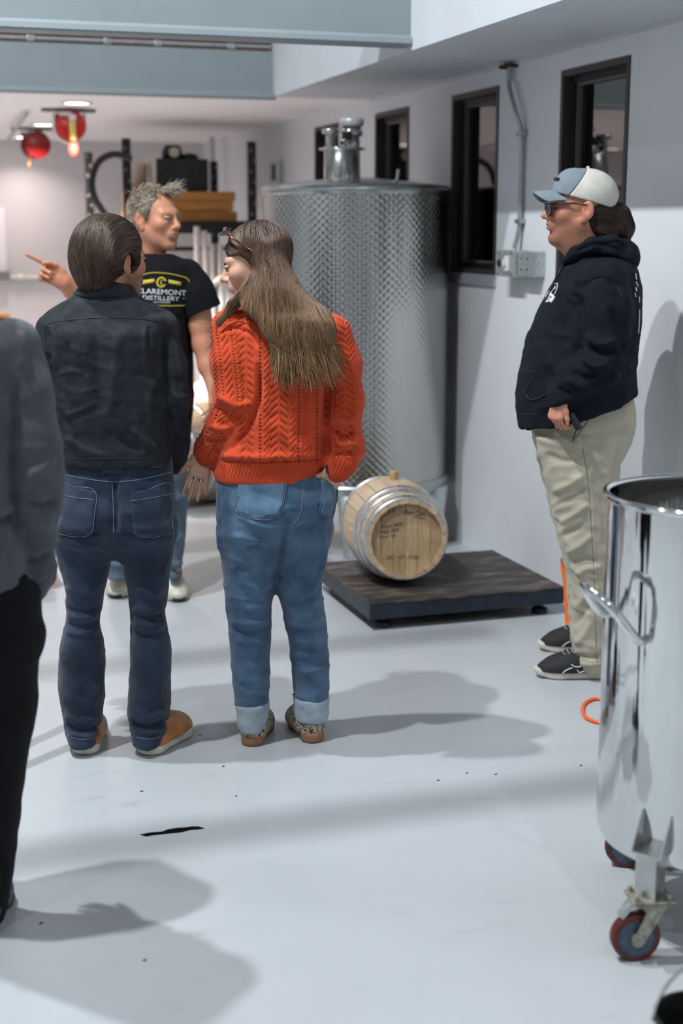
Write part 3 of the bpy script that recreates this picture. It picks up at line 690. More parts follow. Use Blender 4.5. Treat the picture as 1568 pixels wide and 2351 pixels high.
bx('side_strip', (x0 - .035, RY + .12, ztop), (x0 - .006, RY + .4, hz_ + .01), mat('pale_strip', (.62, .60, .50), .5), mc)
tb = thing('clear_tub', 'translucent pale tub beside the black machine on the rack', 'tub', (rx(335), RY + .25, ztop))
bm = bmesh.new(); h_ = aty(335, 372, RY + .1)[2] - ztop; lathe(bm, [(0, 0), (.065, 0), (.075, h_ - .02), (.080, h_ - .02), (.080, h_), (.07, h_), (.06, .01), (0, .01)], (rx(328), RY + .24, ztop), 32); bm_put('tub_wall', bm, mat('cloudy_plastic', (.60, .55, .50), .35), tb, True)
hs = thing('black_hose', 'thick black hose looped over the left end of the rack', 'hose', (rx(250), RY + .4, 1.0))
hp_ = [aty(302, 364, RY - .09), aty(262, 354, RY - .09), aty(226, 372, RY - .09), aty(211, 415, RY - .09), aty(218, 455, RY - .09), aty(240, 490, RY - .09), aty(262, 520, RY - .09), aty(270, 600, RY - .09), aty(268, 800, RY - .09)]
bm = bmesh.new(); tube(bm, curve_pts(hp_, 8), .024, 12); bm_put('hose_run', bm, mat('black_hose_rubber', (.014, .014, .014), .35), hs, True)
# pale machine and pipes behind the woman
gm = thing('pale_machine', 'pale grey-beige pipe machine standing behind the woman', 'machine', tuple(atz(540, 1080, 0)))
M_pale = mat('pale_enamel', (.52, .48, .46), .45, var=.1, vscale=10); GY = 9.6
gz = lambda x, y: aty(x, y, GY)
bm = bmesh.new(); a, b = gz(470, 740), gz(640, 1080); box(bm, ((a[0] + b[0]) / 2, GY + .2, (a[2] + .0) / 2), (b[0] - a[0], .4, a[2]), bev=.02); bm_put('cabinet', bm, M_pale, gm)
for xs in ((468, 530, 478, 720), (487, 560, 490, 740), (505, 560, 508, 740), (452, 520, 455, 740)):
    bm = bmesh.new(); tube(bm, [tuple(gz(xs[0], xs[1])), tuple(gz(xs[2], xs[3]))], .022, 12); bm_put('riser_pipe', bm, M_pale, gm, True)
bm = bmesh.new(); tube(bm, [tuple(gz(462, 668)), tuple(gz(520, 632))], .028, 14); bm_put('elbow_arm', bm, mat('cream_plastic', (.68, .63, .55), .4), gm, True)
bm = bmesh.new()
for a, b in (((502, 670), (500, 700)), ((515, 668), (514, 702)), ((524, 672), (523, 706))): tube(bm, [tuple(gz(*a) - np.array([0, .12, 0])), tuple(gz(*b) - np.array([0, .12, 0]))], .014, 10)
bm_put('tap_row', bm, M_white, gm, True)
lc = thing('white_jug', 'white plastic jug standing on the far barrel behind the pointing man', 'jug', tuple(gz(455, 940) * np.array([1, 1, 1])))
q = gz(458, 938); lc.location = (q[0], GY - .35, 0)
bm = bmesh.new(); lathe(bm, [(0, .0), (.17, 0), (.18, .04), (.18, q[2] + .14), (.15, q[2] + .18), (.06, q[2] + .22), (.06, q[2] + .25), (0, q[2] + .25)], (q[0] + .02, GY - .25, 0), 32); bm_put('jug_body', bm, M_white, lc, True)
lc['label'] = 'tall white plastic drum behind the pointing man'; lc['category'] = 'drum'; lc.name = 'plastic_drum'
wp = thing('white_pole', 'white plastic pole leaning against the far barrel', 'pole', tuple(atz(432, 1050, 0)))
e1, e2 = aty(486, 935, 7.9), aty(436, 985, 7.75)
d_ = (e2 - e1); e3 = e2 + d_ * (e2[2] / -d_[2])
bm = bmesh.new(); tube(bm, [tuple(e1 - d_ * .4), tuple(e3)], .022, 12); bm_put('tube', bm, M_white, wp, True); wp.location = tuple(e3)
bd = tag(bx('amber_board', tuple(aty(-60, 740, 11.0)), tuple(aty(22, 720, 11.0) + np.array([0, .04, 0])), M_amber), 'amber timber board end behind the grey-jacketed person', 'board')
bp1 = thing('board_stand', 'dark post carrying the amber board on the left', 'post', (aty(-30, 740, 11.1)[0], 11.1, 0)); bx('post', (aty(-30, 740, 11.1)[0] - .04, 11.03, 0), (aty(-30, 740, 11.1)[0] + .04, 11.11, aty(-30, 735, 11.07)[2]), M_rack, bp1)
# whiteboard and rail on the back wall
wbd = thing('whiteboard', 'white board with grey corner fitting on the back wall at the left edge', 'whiteboard', tuple(aty(-120, 630, YB)))
a, b = aty(10, 478, YB - .02), aty(10, 632, YB - .02)
bm = bmesh.new(); box(bm, (a[0] - .75, YB - .016, (a[2] + b[2]) / 2), (1.5, .03, a[2] - b[2]), bev=.01); bm_put('panel', bm, mat('whiteboard_gloss', (.85, .85, .87), .2), wbd)
bm = bmesh.new(); box(bm, (a[0] - .03, YB - .06, b[2] - .0), (.10, .05, .07), bev=.008); bm_put('corner_clip', bm, mat('clip_grey', (.22, .21, .19), .6), wbd)
tr = thing('wall_rail', 'thin white rail fixed along the back wall', 'rail', tuple(aty(60, 640, YB)))
a, b = aty(6, 637, YB - .03), aty(200, 637, YB - .03)
bm = bmesh.new(); tube(bm, [tuple(a), tuple(b)], .022, 10); bm_put('rail_tube', bm, M_white, tr, True)
bm = bmesh.new(); c = aty(48, 637, YB - .03); lathe(bm, [(0, 0), (.03, 0), (.03, .06), (0, .06)], n=16, M=Matrix.Translation(c - np.array([.03, 0, 0])) @ Matrix.Rotation(PI / 2, 4, 'Y')); bm_put('bracket', bm, M_white, tr, True)
# red hose reels under the low ceiling
M_reel = mat('red_reel', (.62, .02, .015), .3, coat=.3); M_reeld = mat('dark_red_reel', (.22, .008, .008), .35)
def reel(px, py, y, r, m, label, tail):
    c = aty(px, py, y)
    t = thing('hose_reel', label, 'reel', (c[0], c[1], c[2]), None)
    ax = Matrix.Translation(c) @ Matrix.Rotation(PI / 2, 4, 'X') @ Matrix.Rotation(.15, 4, 'Y')
    bm = bmesh.new(); lathe(bm, [(0, -.07), (r, -.07), (r + .012, -.06), (r, -.05), (r * .8, -.05), (r * .8, .05), (r, .05), (r + .012, .06), (r, .07), (0, .07)], n=40, M=ax); smooth_by_angle(bm_put('drum', bm, m, t), 40)
    bm = bmesh.new(); lathe(bm, [(0, .07), (r * .2, .07), (r * .16, .09), (0, .09)], n=20, M=ax); bm_put('hub', bm, m, t, True)
    bm = bmesh.new(); box(bm, (c[0], c[1], ZC - .012), (r * 4.0, .07, .02)); box(bm, (c[0] - r * .4, c[1] + .03, ZC - .05), (r * 1.5, .04, .03))
    for s in (-1, 1): tube(bm, [(c[0] + s * .045, c[1], ZC - .02), (c[0] + s * .03, c[1], c[2])], .01, 8)
    bm_put('ceiling_bracket', bm, mat('bracket_olive', (.20, .21, .18), .5), t)
    if tail == 0:
        bm = bmesh.new(); R = r * 1.16; pts = [(c[0] - R, c[1] - .03, ZC - .02), (c[0] - R, c[1] - .03, c[2])] + [(c[0] + R * math.cos(a_), c[1] - .03, c[2] + R * 1.08 * math.sin(a_)) for a_ in np.linspace(PI, 2 * PI, 18)] + [(c[0] + R, c[1] - .03, ZC - .02)]
        tube(bm, pts, .012, 8); bm_put('white_guard', bm, M_white, t, True)
        bm = bmesh.new(); tube(bm, [tuple(c + np.array([.01, -.10, .02])), tuple(c + np.array([.012, -.10, -.10]))], .022, 12); bm_put('yellow_stem', bm, mat('yellow_stem', (.85, .62, .20), .4), t, True)
        bm = bmesh.new(); box(bm, tuple(c + np.array([.01, -.102, .045])), (.045, .045, .045), bev=.008); box(bm, tuple(c + np.array([-.03, -.09, .07])), (.08, .03, .025), bev=.006); bm_put('stem_head', bm, M_white, t)
        bm = bmesh.new(); lathe(bm, [(0, -.05), (.028, -.04), (.036, 0), (.028, .04), (0, .05)], tuple(c + np.array([.012, -.10, -.155])), 20); bm_put('red_bulb', bm, mat('pink_bulb', (.75, .18, .13), .3), t, True)
    else:
        bm = bmesh.new(); tube(bm, [tuple(c + np.array([-.06, -.05, -r + .01])), tuple(c + np.array([-.062, -.05, -r - .075]))], [.012, .009], 8); bm_put('hose_end', bm, mat('brass_end', (.30, .12, .05), .4, .5), t, True)
reel(158, 289, 9.75, .087, M_reel, 'bright red round reel with yellow stem hanging from the low ceiling', 0)
reel(82, 333, 11.6, .092, M_reeld, 'dark red round reel hanging farther back under the low ceiling', 1)
bm = bmesh.new(); tube(bm, [tuple(aty(62, 262, 9.9)), tuple(aty(20, 318, 11.5))], .012, 8)
bt2 = struct(bm_put('trim_8', bm, M_steel, smooth=True), 'thin conduit on the low ceiling between the reels')
# wheeled dolly showing one caster behind the grey sleeve
dp = atz(112, 1352, 0)
dl = thing('wheeled_dolly', 'low steel dolly with a red-tyred caster half hidden by the grey sleeve', 'dolly', (dp[0] - .3, dp[1] + .2, 0))
bm = bmesh.new(); box(bm, (dp[0] - .28, dp[1] + .2, .175), (.6, .45, .03), bev=.006); bm_put('deck', bm, M_ssb, dl)
for ox, oy in ((0, 0), (-.5, 0), (0, .38), (-.5, .38)): caster(dl, dp[0] + ox, dp[1] + oy, math.radians(-15), wr=.07, hz=.16)
# ------------------------------------------------------------------ smooth-union field modelling for people
class Field:
    def __init__(s, lo, hi, h):
        s.lo = np.array(lo, np.float32); s.h = np.float32(h)
        s.n = np.maximum(4, np.ceil((np.array(hi) - np.array(lo)) / h).astype(int) + 1)
        s.ax = [s.lo[i] + s.h * np.arange(s.n[i], dtype=np.float32) for i in range(3)]
        s.F = np.full(tuple(s.n), 0.5, np.float32)
    def sub(s, lo, hi):
        i0 = np.clip(np.floor((np.array(lo) - s.lo) / s.h).astype(int), 0, s.n); i1 = np.clip(np.ceil((np.array(hi) - s.lo) / s.h).astype(int) + 1, 0, s.n)
        if np.any(i1 - i0 < 1): return None, None
        sl = tuple(slice(a, b) for a, b in zip(i0, i1))
        return sl, (s.ax[0][sl[0]][:, None, None], s.ax[1][sl[1]][None, :, None], s.ax[2][sl[2]][None, None, :])
    def mix(s, sl, d, k, op):
        A = s.F[sl]
        if op == 'u':
            if k <= 0: s.F[sl] = np.minimum(A, d)
            else: h = np.maximum(k - np.abs(A - d), 0) / k; s.F[sl] = np.minimum(A, d) - h * h * k * .25
        else:
            d = -d
            if k <= 0: s.F[sl] = np.maximum(A, d)
            else: h = np.maximum(k - np.abs(A - d), 0) / k; s.F[sl] = np.maximum(A, d) + h * h * k * .25
    def cone(s, a, b, ra, rb, k=.02, op='u', sq=None):
        a = np.array(a, np.float32); b = np.array(b, np.float32); m = max(ra, rb) + k + 2 * s.h
        sl, g = s.sub(np.minimum(a, b) - m, np.maximum(a, b) + m)
        if sl is None: return
        ba = b - a; L = float(ba @ ba) + 1e-9
        x, y, z = g[0] - a[0], g[1] - a[1], g[2] - a[2]
        t = np.clip((x * ba[0] + y * ba[1] + z * ba[2]) / L, 0, 1)
        x = x - t * ba[0]; y = y - t * ba[1]; z = z - t * ba[2]
        if sq is not None:   # squash: (ux,uy,uz,f) with f<1 making it thinner along u
            dt = x * sq[0] + y * sq[1] + z * sq[2]; e = (1 / sq[3] - 1); x = x + dt * e * sq[0]; y = y + dt * e * sq[1]; z = z + dt * e * sq[2]
        s.mix(sl, np.sqrt(x * x + y * y + z * z) - (ra + t * (rb - ra)), k, op)
    def chain(s, pts, k=.02, sq=None):
        for p, q in zip(pts, pts[1:]): s.cone(p[:3], q[:3], p[3], q[3], k, sq=sq)
    def ell(s, c, r, k=.02, op='u', R=None):
        c = np.array(c, np.float32); m = max(r) + k + 2 * s.h
        sl, g = s.sub(c - m, c + m)
        if sl is None: return
        x, y, z = g[0] - c[0], g[1] - c[1], g[2] - c[2]
        if R is not None:
            R = np.array(R); x, y, z = (R[0][0] * x + R[1][0] * y + R[2][0] * z, R[0][1] * x + R[1][1] * y + R[2][1] * z, R[0][2] * x + R[1][2] * y + R[2][2] * z)
        q0 = np.sqrt((x / r[0]) ** 2 + (y / r[1]) ** 2 + (z / r[2]) ** 2); q1 = np.sqrt((x / r[0] ** 2) ** 2 + (y / r[1] ** 2) ** 2 + (z / r[2] ** 2) ** 2) + 1e-6
        s.mix(sl, q0 * (q0 - 1) / q1, k, op)
    def stack(s, secs, k=.02, n=2.2, op='u', smooth=.012, flat=True):
        """secs: (z, xl, xr, yf, yb) from the ground up"""
        S = np.array(sorted(secs), float); z = s.ax[2]
        zz = np.arange(S[0, 0] - .05, S[-1, 0] + .05, .003); 
        ks = max(1, int(smooth / .003)); ker = np.exp(-np.linspace(-2, 2, 4 * ks + 1) ** 2); ker /= ker.sum()
        cols = []
        for c in range(1, 5):
            v = np.interp(zz, S[:, 0], S[:, c]); vp = np.pad(v, 2 * ks, mode='edge'); cols.append(np.interp(z, zz, np.convolve(vp, ker, 'valid')).astype(np.float32))
        xl, xr, yf, yb = cols; m = k + 2 * s.h
        sl, g = s.sub((S[:, 1].min() - m, S[:, 3].min() - m, S[0, 0] - m), (S[:, 2].max() + m, S[:, 4].max() + m, S[-1, 0] + m))
        if sl is None: return
        xl, xr, yf, yb = [c[sl[2]][None, None, :] for c in (xl, xr, yf, yb)]
        rx = np.maximum((xr - xl) / 2, .003); ry = np.maximum((yb - yf) / 2, .003)
        u = np.abs((g[0] - (xl + xr) / 2) / rx); v = np.abs((g[1] - (yf + yb) / 2) / ry)
        rho = (u ** n + v ** n) ** (1 / n)
        d = (rho - 1) * np.minimum(rx, ry)
        cap = np.maximum(g[2] - S[-1, 0], S[0, 0] - g[2]); kk = .012
        h = np.maximum(kk - np.abs(d - cap), 0) / kk; d = np.maximum(d, cap) + h * h * kk * .25
        s.mix(sl, d, k, op)
    def cutbelow(s, z0, slope=(0, 0)):
        s.F = np.maximum(s.F, (z0 + slope[0] * s.ax[0][:, None, None] + slope[1] * s.ax[1][None, :, None]) - s.ax[2][None, None, :])
    def plane(s, nrm, d0):
        """keep the side where p.n < d0"""
        s.F = np.maximum(s.F, nrm[0] * s.ax[0][:, None, None] + nrm[1] * s.ax[1][None, :, None] + nrm[2] * s.ax[2][None, None, :] - d0)
    def sample(s, P):
        q = (P - s.lo) / s.h; q = np.clip(q, 0, s.n - 1.001); i = q.astype(int); f = q - i; r = 0
        for dx in (0, 1):
            for dy in (0, 1):
                for dz in (0, 1):
                    r = r + s.F[i[:, 0] + dx, i[:, 1] + dy, i[:, 2] + dz] * (f[:, 0] if dx else 1 - f[:, 0]) * (f[:, 1] if dy else 1 - f[:, 1]) * (f[:, 2] if dz else 1 - f[:, 2])
        return r
    def grad(s, P):
        e = float(s.h) * 1.5; G = np.stack([s.sample(P + np.eye(3)[i] * e) - s.sample(P - np.eye(3)[i] * e) for i in range(3)], -1)
        return G / (np.linalg.norm(G, axis=1, keepdims=True) + 1e-9)
    def mesh(s):
        F = np.pad(s.F, 1, constant_values=0.5); lo = s.lo - s.h
        I = F < 0; n = np.array(F.shape) - 1
        cnt = np.zeros(tuple(n), np.int8)
        cs = [(a, b, c) for a in (0, 1) for b in (0, 1) for c in (0, 1)]
        for a, b, c in cs: cnt += I[a:a + n[0], b:b + n[1], c:c + n[2]]
        act = np.argwhere((cnt > 0) & (cnt < 8))
        idx = np.full(tuple(n), -1, np.int32); idx[act[:, 0], act[:, 1], act[:, 2]] = np.arange(len(act))
        val = {c: F[act[:, 0] + c[0], act[:, 1] + c[1], act[:, 2] + c[2]] for c in cs}
        acc = np.zeros((len(act), 3), np.float32); num = np.zeros(len(act), np.float32)
        for c in cs:
            for ax in range(3):
                if c[ax] == 0:
                    c2 = list(c); c2[ax] = 1; c2 = tuple(c2); v0, v1 = val[c], val[c2]
                    m = (v0 < 0) != (v1 < 0); t = np.where(m, v0 / np.where(m, v0 - v1, 1), 0)
                    p = np.tile(np.array(c, np.float32), (len(act), 1)); p[:, ax] = t
                    acc += np.where(m[:, None], p, 0); num += m
        V = lo + s.h * (act + acc / num[:, None])
        Q = []
        for ax in range(3):
            o1, o2 = (ax + 1) % 3, (ax + 2) % 3
            a = [slice(None)] * 3; b = [slice(None)] * 3; a[ax] = slice(0, -1); b[ax] = slice(1, None)
            A, B = I[tuple(a)], I[tuple(b)]; e = np.argwhere(A != B)
            e = e[(e[:, o1] > 0) & (e[:, o2] > 0) & (e[:, o1] < n[o1]) & (e[:, o2] < n[o2])]
            fl = A[e[:, 0], e[:, 1], e[:, 2]]
            def cell(d1, d2):
                c = e.copy(); c[:, o1] -= d1; c[:, o2] -= d2; return idx[c[:, 0], c[:, 1], c[:, 2]]
            q = np.stack([cell(1, 1), cell(0, 1), cell(0, 0), cell(1, 0)], 1)
            q[~fl] = q[~fl][:, ::-1]; Q.append(q)
        Q = np.concatenate(Q); Q = Q[(Q >= 0).all(1)]
        return V.astype(float), Q
def vnormals(V, Q):
    n = np.zeros_like(V); f = np.cross(V[Q[:, 2]] - V[Q[:, 0]], V[Q[:, 3]] - V[Q[:, 1]])
    for i in range(4): np.add.at(n, Q[:, i], f)
    return n / (np.linalg.norm(n, axis=1, keepdims=True) + 1e-12)
def relax(V, Q, it=2, lam=.5):
    for _ in range(it):
        a = np.zeros_like(V); c = np.zeros(len(V))
        for i in range(4):
            j = (i + 1) % 4; np.add.at(a, Q[:, i], V[Q[:, j]]); np.add.at(a, Q[:, j], V[Q[:, i]]); np.add.at(c, Q[:, i], 1); np.add.at(c, Q[:, j], 1)
        V = V + lam * (a / np.maximum(c, 1)[:, None] - V)
    return V
def snoise(P, freq, seed=0, oct=3):
    r = np.random.RandomState(seed); out = np.zeros(len(P)); amp = 1; f = np.array(freq, float) * np.ones(3)
    for o in range(oct):
        q = P * f; w_ = np.zeros(len(P))
        for k in range(4):
            d = r.normal(size=3); d /= np.linalg.norm(d); ph = r.uniform(0, 6.28)
            w_ += np.sin(q @ d * 6.28 + ph + 1.3 * np.sin(q @ r.normal(size=3) * 2.5 + r.uniform(0, 6.28)))
        out += amp * w_ / 4; amp *= .5; f = f * 2
    return out

class Fig:
    """figure frame: x to the image right, y away from the camera, z up; D = distance of the figure's plane"""
    def __init__(s, D):
        s.D = D; s.O = FH * D
    def L(s, px, py, dy=0.0):
        d = ray(px, py); t = (s.D + dy) / (d @ FH); p = C0 + d * t
        return np.array([(p - s.O) @ RV, dy, p[2]])
    def W(s, P):
        P = np.asarray(P, float); return s.O + P[..., :1] * RV + P[..., 1:2] * FH + P[..., 2:3] * np.array([0, 0, 1.0])
    def p4(s, px, py, dy, r): return tuple(s.L(px, py, dy)) + (r,)
    def sec(s, rows):
        """rows (py, xl, xr, ycentre, halfdepth) in pixels -> stack sections"""
        out = []
        for py, a, b, yc, hd in rows:
            A, B = s.L(a, py, yc), s.L(b, py, yc); out.append(((A[2] + B[2]) / 2, A[0], B[0], yc - hd, yc + hd))
        return out
def fold(fig, V, Q, lines, clip=True):
    """push or pull soft ridges along lines seen from the camera: (points, width_px, amp)"""
    Nn = vnormals(V, Q); Wd = fig.W(V); px = proj(Wd)
    Nw = Nn[:, :1] * RV + Nn[:, 1:2] * FH + Nn[:, 2:3] * np.array([0, 0, 1.0]); face = -((Wd - C0) * Nw).sum(1) / np.linalg.norm(Wd - C0, axis=1)
    wgt = np.clip(face * 3 + .3, 0, 1); add = np.zeros(len(V))
    for pts, wd, amp in lines:
        P = np.array(curve_pts([(x, y, 0) for x, y in pts], 6))[:, :2]; d = np.full(len(V), 1e9); tt = np.zeros(len(V)); m = len(P) - 1
        for i in range(m):
            a, b = P[i], P[i + 1]; ab = b - a; t = np.clip(((px - a) @ ab) / (ab @ ab + 1e-9), 0, 1); dd = np.linalg.norm(px - a - t[:, None] * ab, axis=1)
            u = dd < d; d = np.where(u, dd, d); tt = np.where(u, (i + t) / m, tt)
        add += 1.55 * amp * np.exp(-(d / wd) ** 2) * np.clip(np.minimum(tt, 1 - tt) * 5, 0, 1)
    return V + Nn * (add * wgt)[:, None]
def ripple(V, Q, amp, freq, seed=0, oct=3):
    n = snoise(V, freq, seed, abs(oct))
    if oct < 0: n = np.clip(1 - np.abs(n) * 1.6, 0, 1) ** 2   # crisp creases
    return V + vnormals(V, Q) * (amp * n)[:, None]
class Surf:
    """a finished surface in world space that decals, seams and prints can be laid on"""
    def __init__(s, V, Q): s.t = BVHTree.FromPolygons([tuple(v) for v in V], [tuple(q) for q in Q])
    def hit(s, px, py):
        d = Vector(ray(px, py)).normalized(); h = s.t.ray_cast(Vector(C0), d)
        if h[0] is None: return None, None
        n = h[1] if h[1].dot(d) < 0 else -h[1]
        return np.array(h[0]), np.array(n)
def seam(surf, pts, r, m, name, parent, lift=.0, step=4, sides=5):
    P = np.array(curve_pts([(x, y, 0) for x, y in pts], 8))[:, :2]; out = []; last = None
    for p in P:
        if last is not None and np.linalg.norm(p - last) < step: continue
        h, n = surf.hit(*p)
        if h is None: continue
        out.append(h + n * lift); last = p
    if len(out) < 2: return None
    bm = bmesh.new(); tube(bm, out, r, sides); return bm_put(name, bm, m, parent, True)
def patch(surf, poly, m, name, parent, th=.003, step=7, lift=.0005):
    P = [np.array(p, float) for p in poly]; B = []
    for i in range(len(P)):
        a, b = P[i], P[(i + 1) % len(P)]; k = max(1, int(np.linalg.norm(b - a) / step))
        for j in range(k): B.append(a + (b - a) * j / k)
    B = np.array(B); lo, hi = B.min(0), B.max(0); nb = len(B); pts = [Vector(p) for p in B]
    for x in np.arange(lo[0] + step / 2, hi[0], step):
        for y in np.arange(lo[1] + step / 2, hi[1], step):
            if np.min(np.linalg.norm(B - (x, y), axis=1)) > step * .5: pts.append(Vector((x, y)))
    r = delaunay_2d_cdt(pts, [(i, (i + 1) % nb) for i in range(nb)], [list(range(nb))], 1, 1e-5)
    vs_, fs = r[0], r[2]; bm = bmesh.new(); T = []; 
    for v in vs_:
        h, n = surf.hit(v.x, v.y); T.append(None if h is None else (bm.verts.new(h + n * (th + lift)), h, n))
    for f in fs:
        if all(T[i] is not None for i in f):
            try: bm.faces.new([T[i][0] for i in f])
            except ValueError: pass
    be = [e for e in bm.edges if len(e.link_faces) == 1]; low = {}
    nm = {t[0]: (t[1], t[2]) for t in T if t is not None}
    for e in be:
        for v in e.verts:
            if v not in low: low[v] = bm.verts.new(nm[v][0] - nm[v][1] * .002)
    for e in be:
        a, b = e.verts
        try: bm.faces.new((a, b, low[b], low[a]))
        except ValueError: pass
    bmesh.ops.recalc_face_normals(bm, faces=bm.faces)
    return bm_put(name, bm, m, parent, True)
def print_text(surf, s, quad, m, name, parent, lift=.0015):
    """flat lettering laid on a garment; quad = TL, TR, BR, BL in pixels"""
    V, F = text_mesh(s); lo, hi = V.min(0), V.max(0); q = [np.array(p, float) for p in quad]; bm = bmesh.new(); vv = []
    for v in V:
        u, t = (v[0] - lo[0]) / (hi[0] - lo[0]), 1 - (v[1] - lo[1]) / (hi[1] - lo[1])
        p = (q[0] * (1 - u) + q[1] * u) * (1 - t) + (q[3] * (1 - u) + q[2] * u) * t; h, n = surf.hit(*p); vv.append(None if h is None else bm.verts.new(h + n * lift))
    for f in F:
        if all(vv[i] is not None for i in f):
            try: bm.faces.new([vv[i] for i in f])
            except ValueError: pass
    return bm_put(name, bm, m, parent)
def strand_mesh(lines, rad, cols=None, sides=3):
    V = []; F = []; Cc = []; off = 0
    ang = [2 * PI * k / sides for k in range(sides)]
    for i, (P, r) in enumerate(zip(lines, rad)):
        P = np.asarray(P); n = len(P)
        if n < 3: continue
        T = np.gradient(P, axis=0); T /= np.linalg.norm(T, axis=1, keepdims=True) + 1e-9
        a = np.cross(T, np.array([.31, .52, .79])); a /= np.linalg.norm(a, axis=1, keepdims=True) + 1e-9; b = np.cross(T, a)
        tp = r * np.clip(np.minimum(np.linspace(.5, 6, n), np.linspace(3.0, .15, n)), .1, 1)[:, None]
        for k in range(sides): V.append(P + tp * (a * math.cos(ang[k]) + b * math.sin(ang[k])))
        base = off
        j = np.arange(n - 1)
        for k in range(sides):
            k2 = (k + 1) % sides; F.append(np.stack([base + k * n + j, base + k2 * n + j, base + k2 * n + j + 1, base + k * n + j + 1], 1))
        off += n * sides
        if cols is not None: Cc.append(np.tile(cols[i], (n * sides, 1)))
    return np.concatenate(V), np.concatenate(F), (np.concatenate(Cc) if cols is not None else None)
def comb(field, roots, flow, steps, ds, lift=.002, free=None):
    """grow strands over a hair volume: flow(P)->direction; strands hug the surface"""
    P = roots.copy(); out = [P.copy()]
    for k in range(steps):
        g = field.grad(P); d = flow(P, k)
        d = d - g * np.clip((d * g).sum(1, keepdims=True), -9, 9) * (0.9 if free is None else free(P)[:, None]); d /= np.linalg.norm(d, axis=1, keepdims=True) + 1e-9
        P = P + d * ds; f = field.sample(P)[:, None]
        corr = np.clip(f - lift, -.02, .02)
        if free is not None: corr = corr * free(P)[:, None]
        P = P - field.grad(P) * corr; out.append(P.copy())
    return np.stack(out, 1)

# ------------------------------------------------------------------ head, hand, shoe builders
def head_field(h=.0032, jowl=0.0, nose=1.0, narrow=1.0, neck=.056, chin=1.0, cranium=1.0, ear=0.0, neckz=-.20):
    f = Field((-.12, -.17, -.24), (.12, .16, .15), h); w_ = narrow
    f.ell((0, -.014, .034), (.076 * w_ * cranium, .098 * cranium, .086), 0)
    f.ell((0, .034, -.028), (.062 * w_, .060, .088), .03)
    for s in (-1, 1):
        f.cone((s * .050 * w_, -.004, -.050), (s * .018, .066, -.096), .024 + jowl * .6, .019 + jowl * .3, .03)
        f.ell((s * .044 * w_, .058, -.018), (.024, .026, .022), .025)
        f.cone((s * .012, .086, .026), (s * .044, .072, .024), .011, .011, .018)
    f.ell((0, .074 * chin, -.100), (.024, .020, .018), .022)
    if jowl: f.ell((0, .012, -.112), (.054 + jowl, .050, .030 + jowl), .03)
    f.cone((0, .090, .018), (0, .106 * nose, -.022), .0085, .0115, .014)
    f.ell((0, .110 * nose, -.027), (.0125, .0125, .0105), .008)
    for s in (-1, 1):
        f.ell((s * .0125, .101, -.031), (.0085, .0105, .0075), .007)
        f.ell((s * .0315 * w_, .1005, .0005), (.0185, .013, .0125), .014, 's')
        f.ell((s * .0315 * w_, .0885, .0095), (.0165, .0100, .0058), .004); f.ell((s * .0315 * w_, .086, -.0100), (.0165, .0090, .0050), .004)
        f.ell((s * .006, .107, -.0395), (.004, .006, .003), .004, 's')
    f.ell((0, .088, -.058), (.032, .016, .022), .018)
    f.ell((0, .1005, -.0535), (.021, .008, .0050), .005); f.ell((0, .0985, -.0655), (.019, .008, .0058), .005)
    f.cone((-.022, .103, -.0595), (.022, .103, -.0595), .0016, .0016, .004, 's')
    f.ell((0, .096, -.080), (.02, .010, .006), .012, 's')
    for s in (-1, 1):   # ears
        f.ell((s * (.082 + ear) * w_, -.012, -.004), (.009, .022, .032), .006, R=Matrix.Rotation(s * .42, 3, 'Z'))
        f.ell((s * (.078 + ear * .7) * w_, -.004, -.034), (.008, .011, .013), .006)
        f.ell((s * (.0925 + ear) * w_, -.006, .002), (.009, .0135, .021), .003, 's', R=Matrix.Rotation(s * .42, 3, 'Z'))
    f.cone((0, -.018, -.06), (0, -.018 + .19 * (neckz + .06), neckz), neck, neck * 1.08, .035)
    return f
def face_color(V, skin, red=.35, lips=(.45, .16, .13), stubble=0.0, hl=None):
    skin = np.array(skin); C = np.tile(skin, (len(V), 1)); x, y, z = V.T
    def blob(c, r): return np.exp(-(((V - c) / r) ** 2).sum(1))
    rd = blob((0, .115, -.026), (.018, .02, .016)) + .7 * blob((.05, .07, -.025), (.025, .04, .025)) + .7 * blob((-.05, .07, -.025), (.025, .04, .025)) + .6 * (np.abs(x) > .078) * 1.0
    C = C * (1 - (red * np.clip(rd, 0, 1))[:, None] * np.array([.05, .42, .45]))
    lp = np.clip(blob((0, .1, -.0535), (.019, .02, .0055)) + blob((0, .098, -.066), (.018, .02, .006)), 0, 1)[:, None]; C = C * (1 - .7 * lp) + .7 * lp * np.array(lips)
    if stubble:
        st = np.clip((-.030 - z) / .02, 0, 1) * np.clip((y - (-.03)) / .03, 0, 1) * np.clip((z + .135) / .02, 0, 1) * (1 - lp[:, 0]); st = np.maximum(st, blob((0, .104, -.043), (.026, .02, .007)))
        C = C * (1 - stubble * st)[:, None]
    dk = blob((.0315, .09, .001), (.013, .02, .006)) + blob((-.0315, .09, .001), (.013, .02, .006)); C = C * (1 - .35 * np.clip(dk, 0, 1))[:, None]
    return C
def rot_head(yaw, pitch, roll=0):
    """head frame -> figure frame; yaw 0 faces away from the camera, positive turns to image right"""
    R = Matrix.Rotation(-yaw, 3, 'Z') @ Matrix.Rotation(pitch, 3, 'X') @ Matrix.Rotation(roll, 3, 'Y'); return np.array(R)
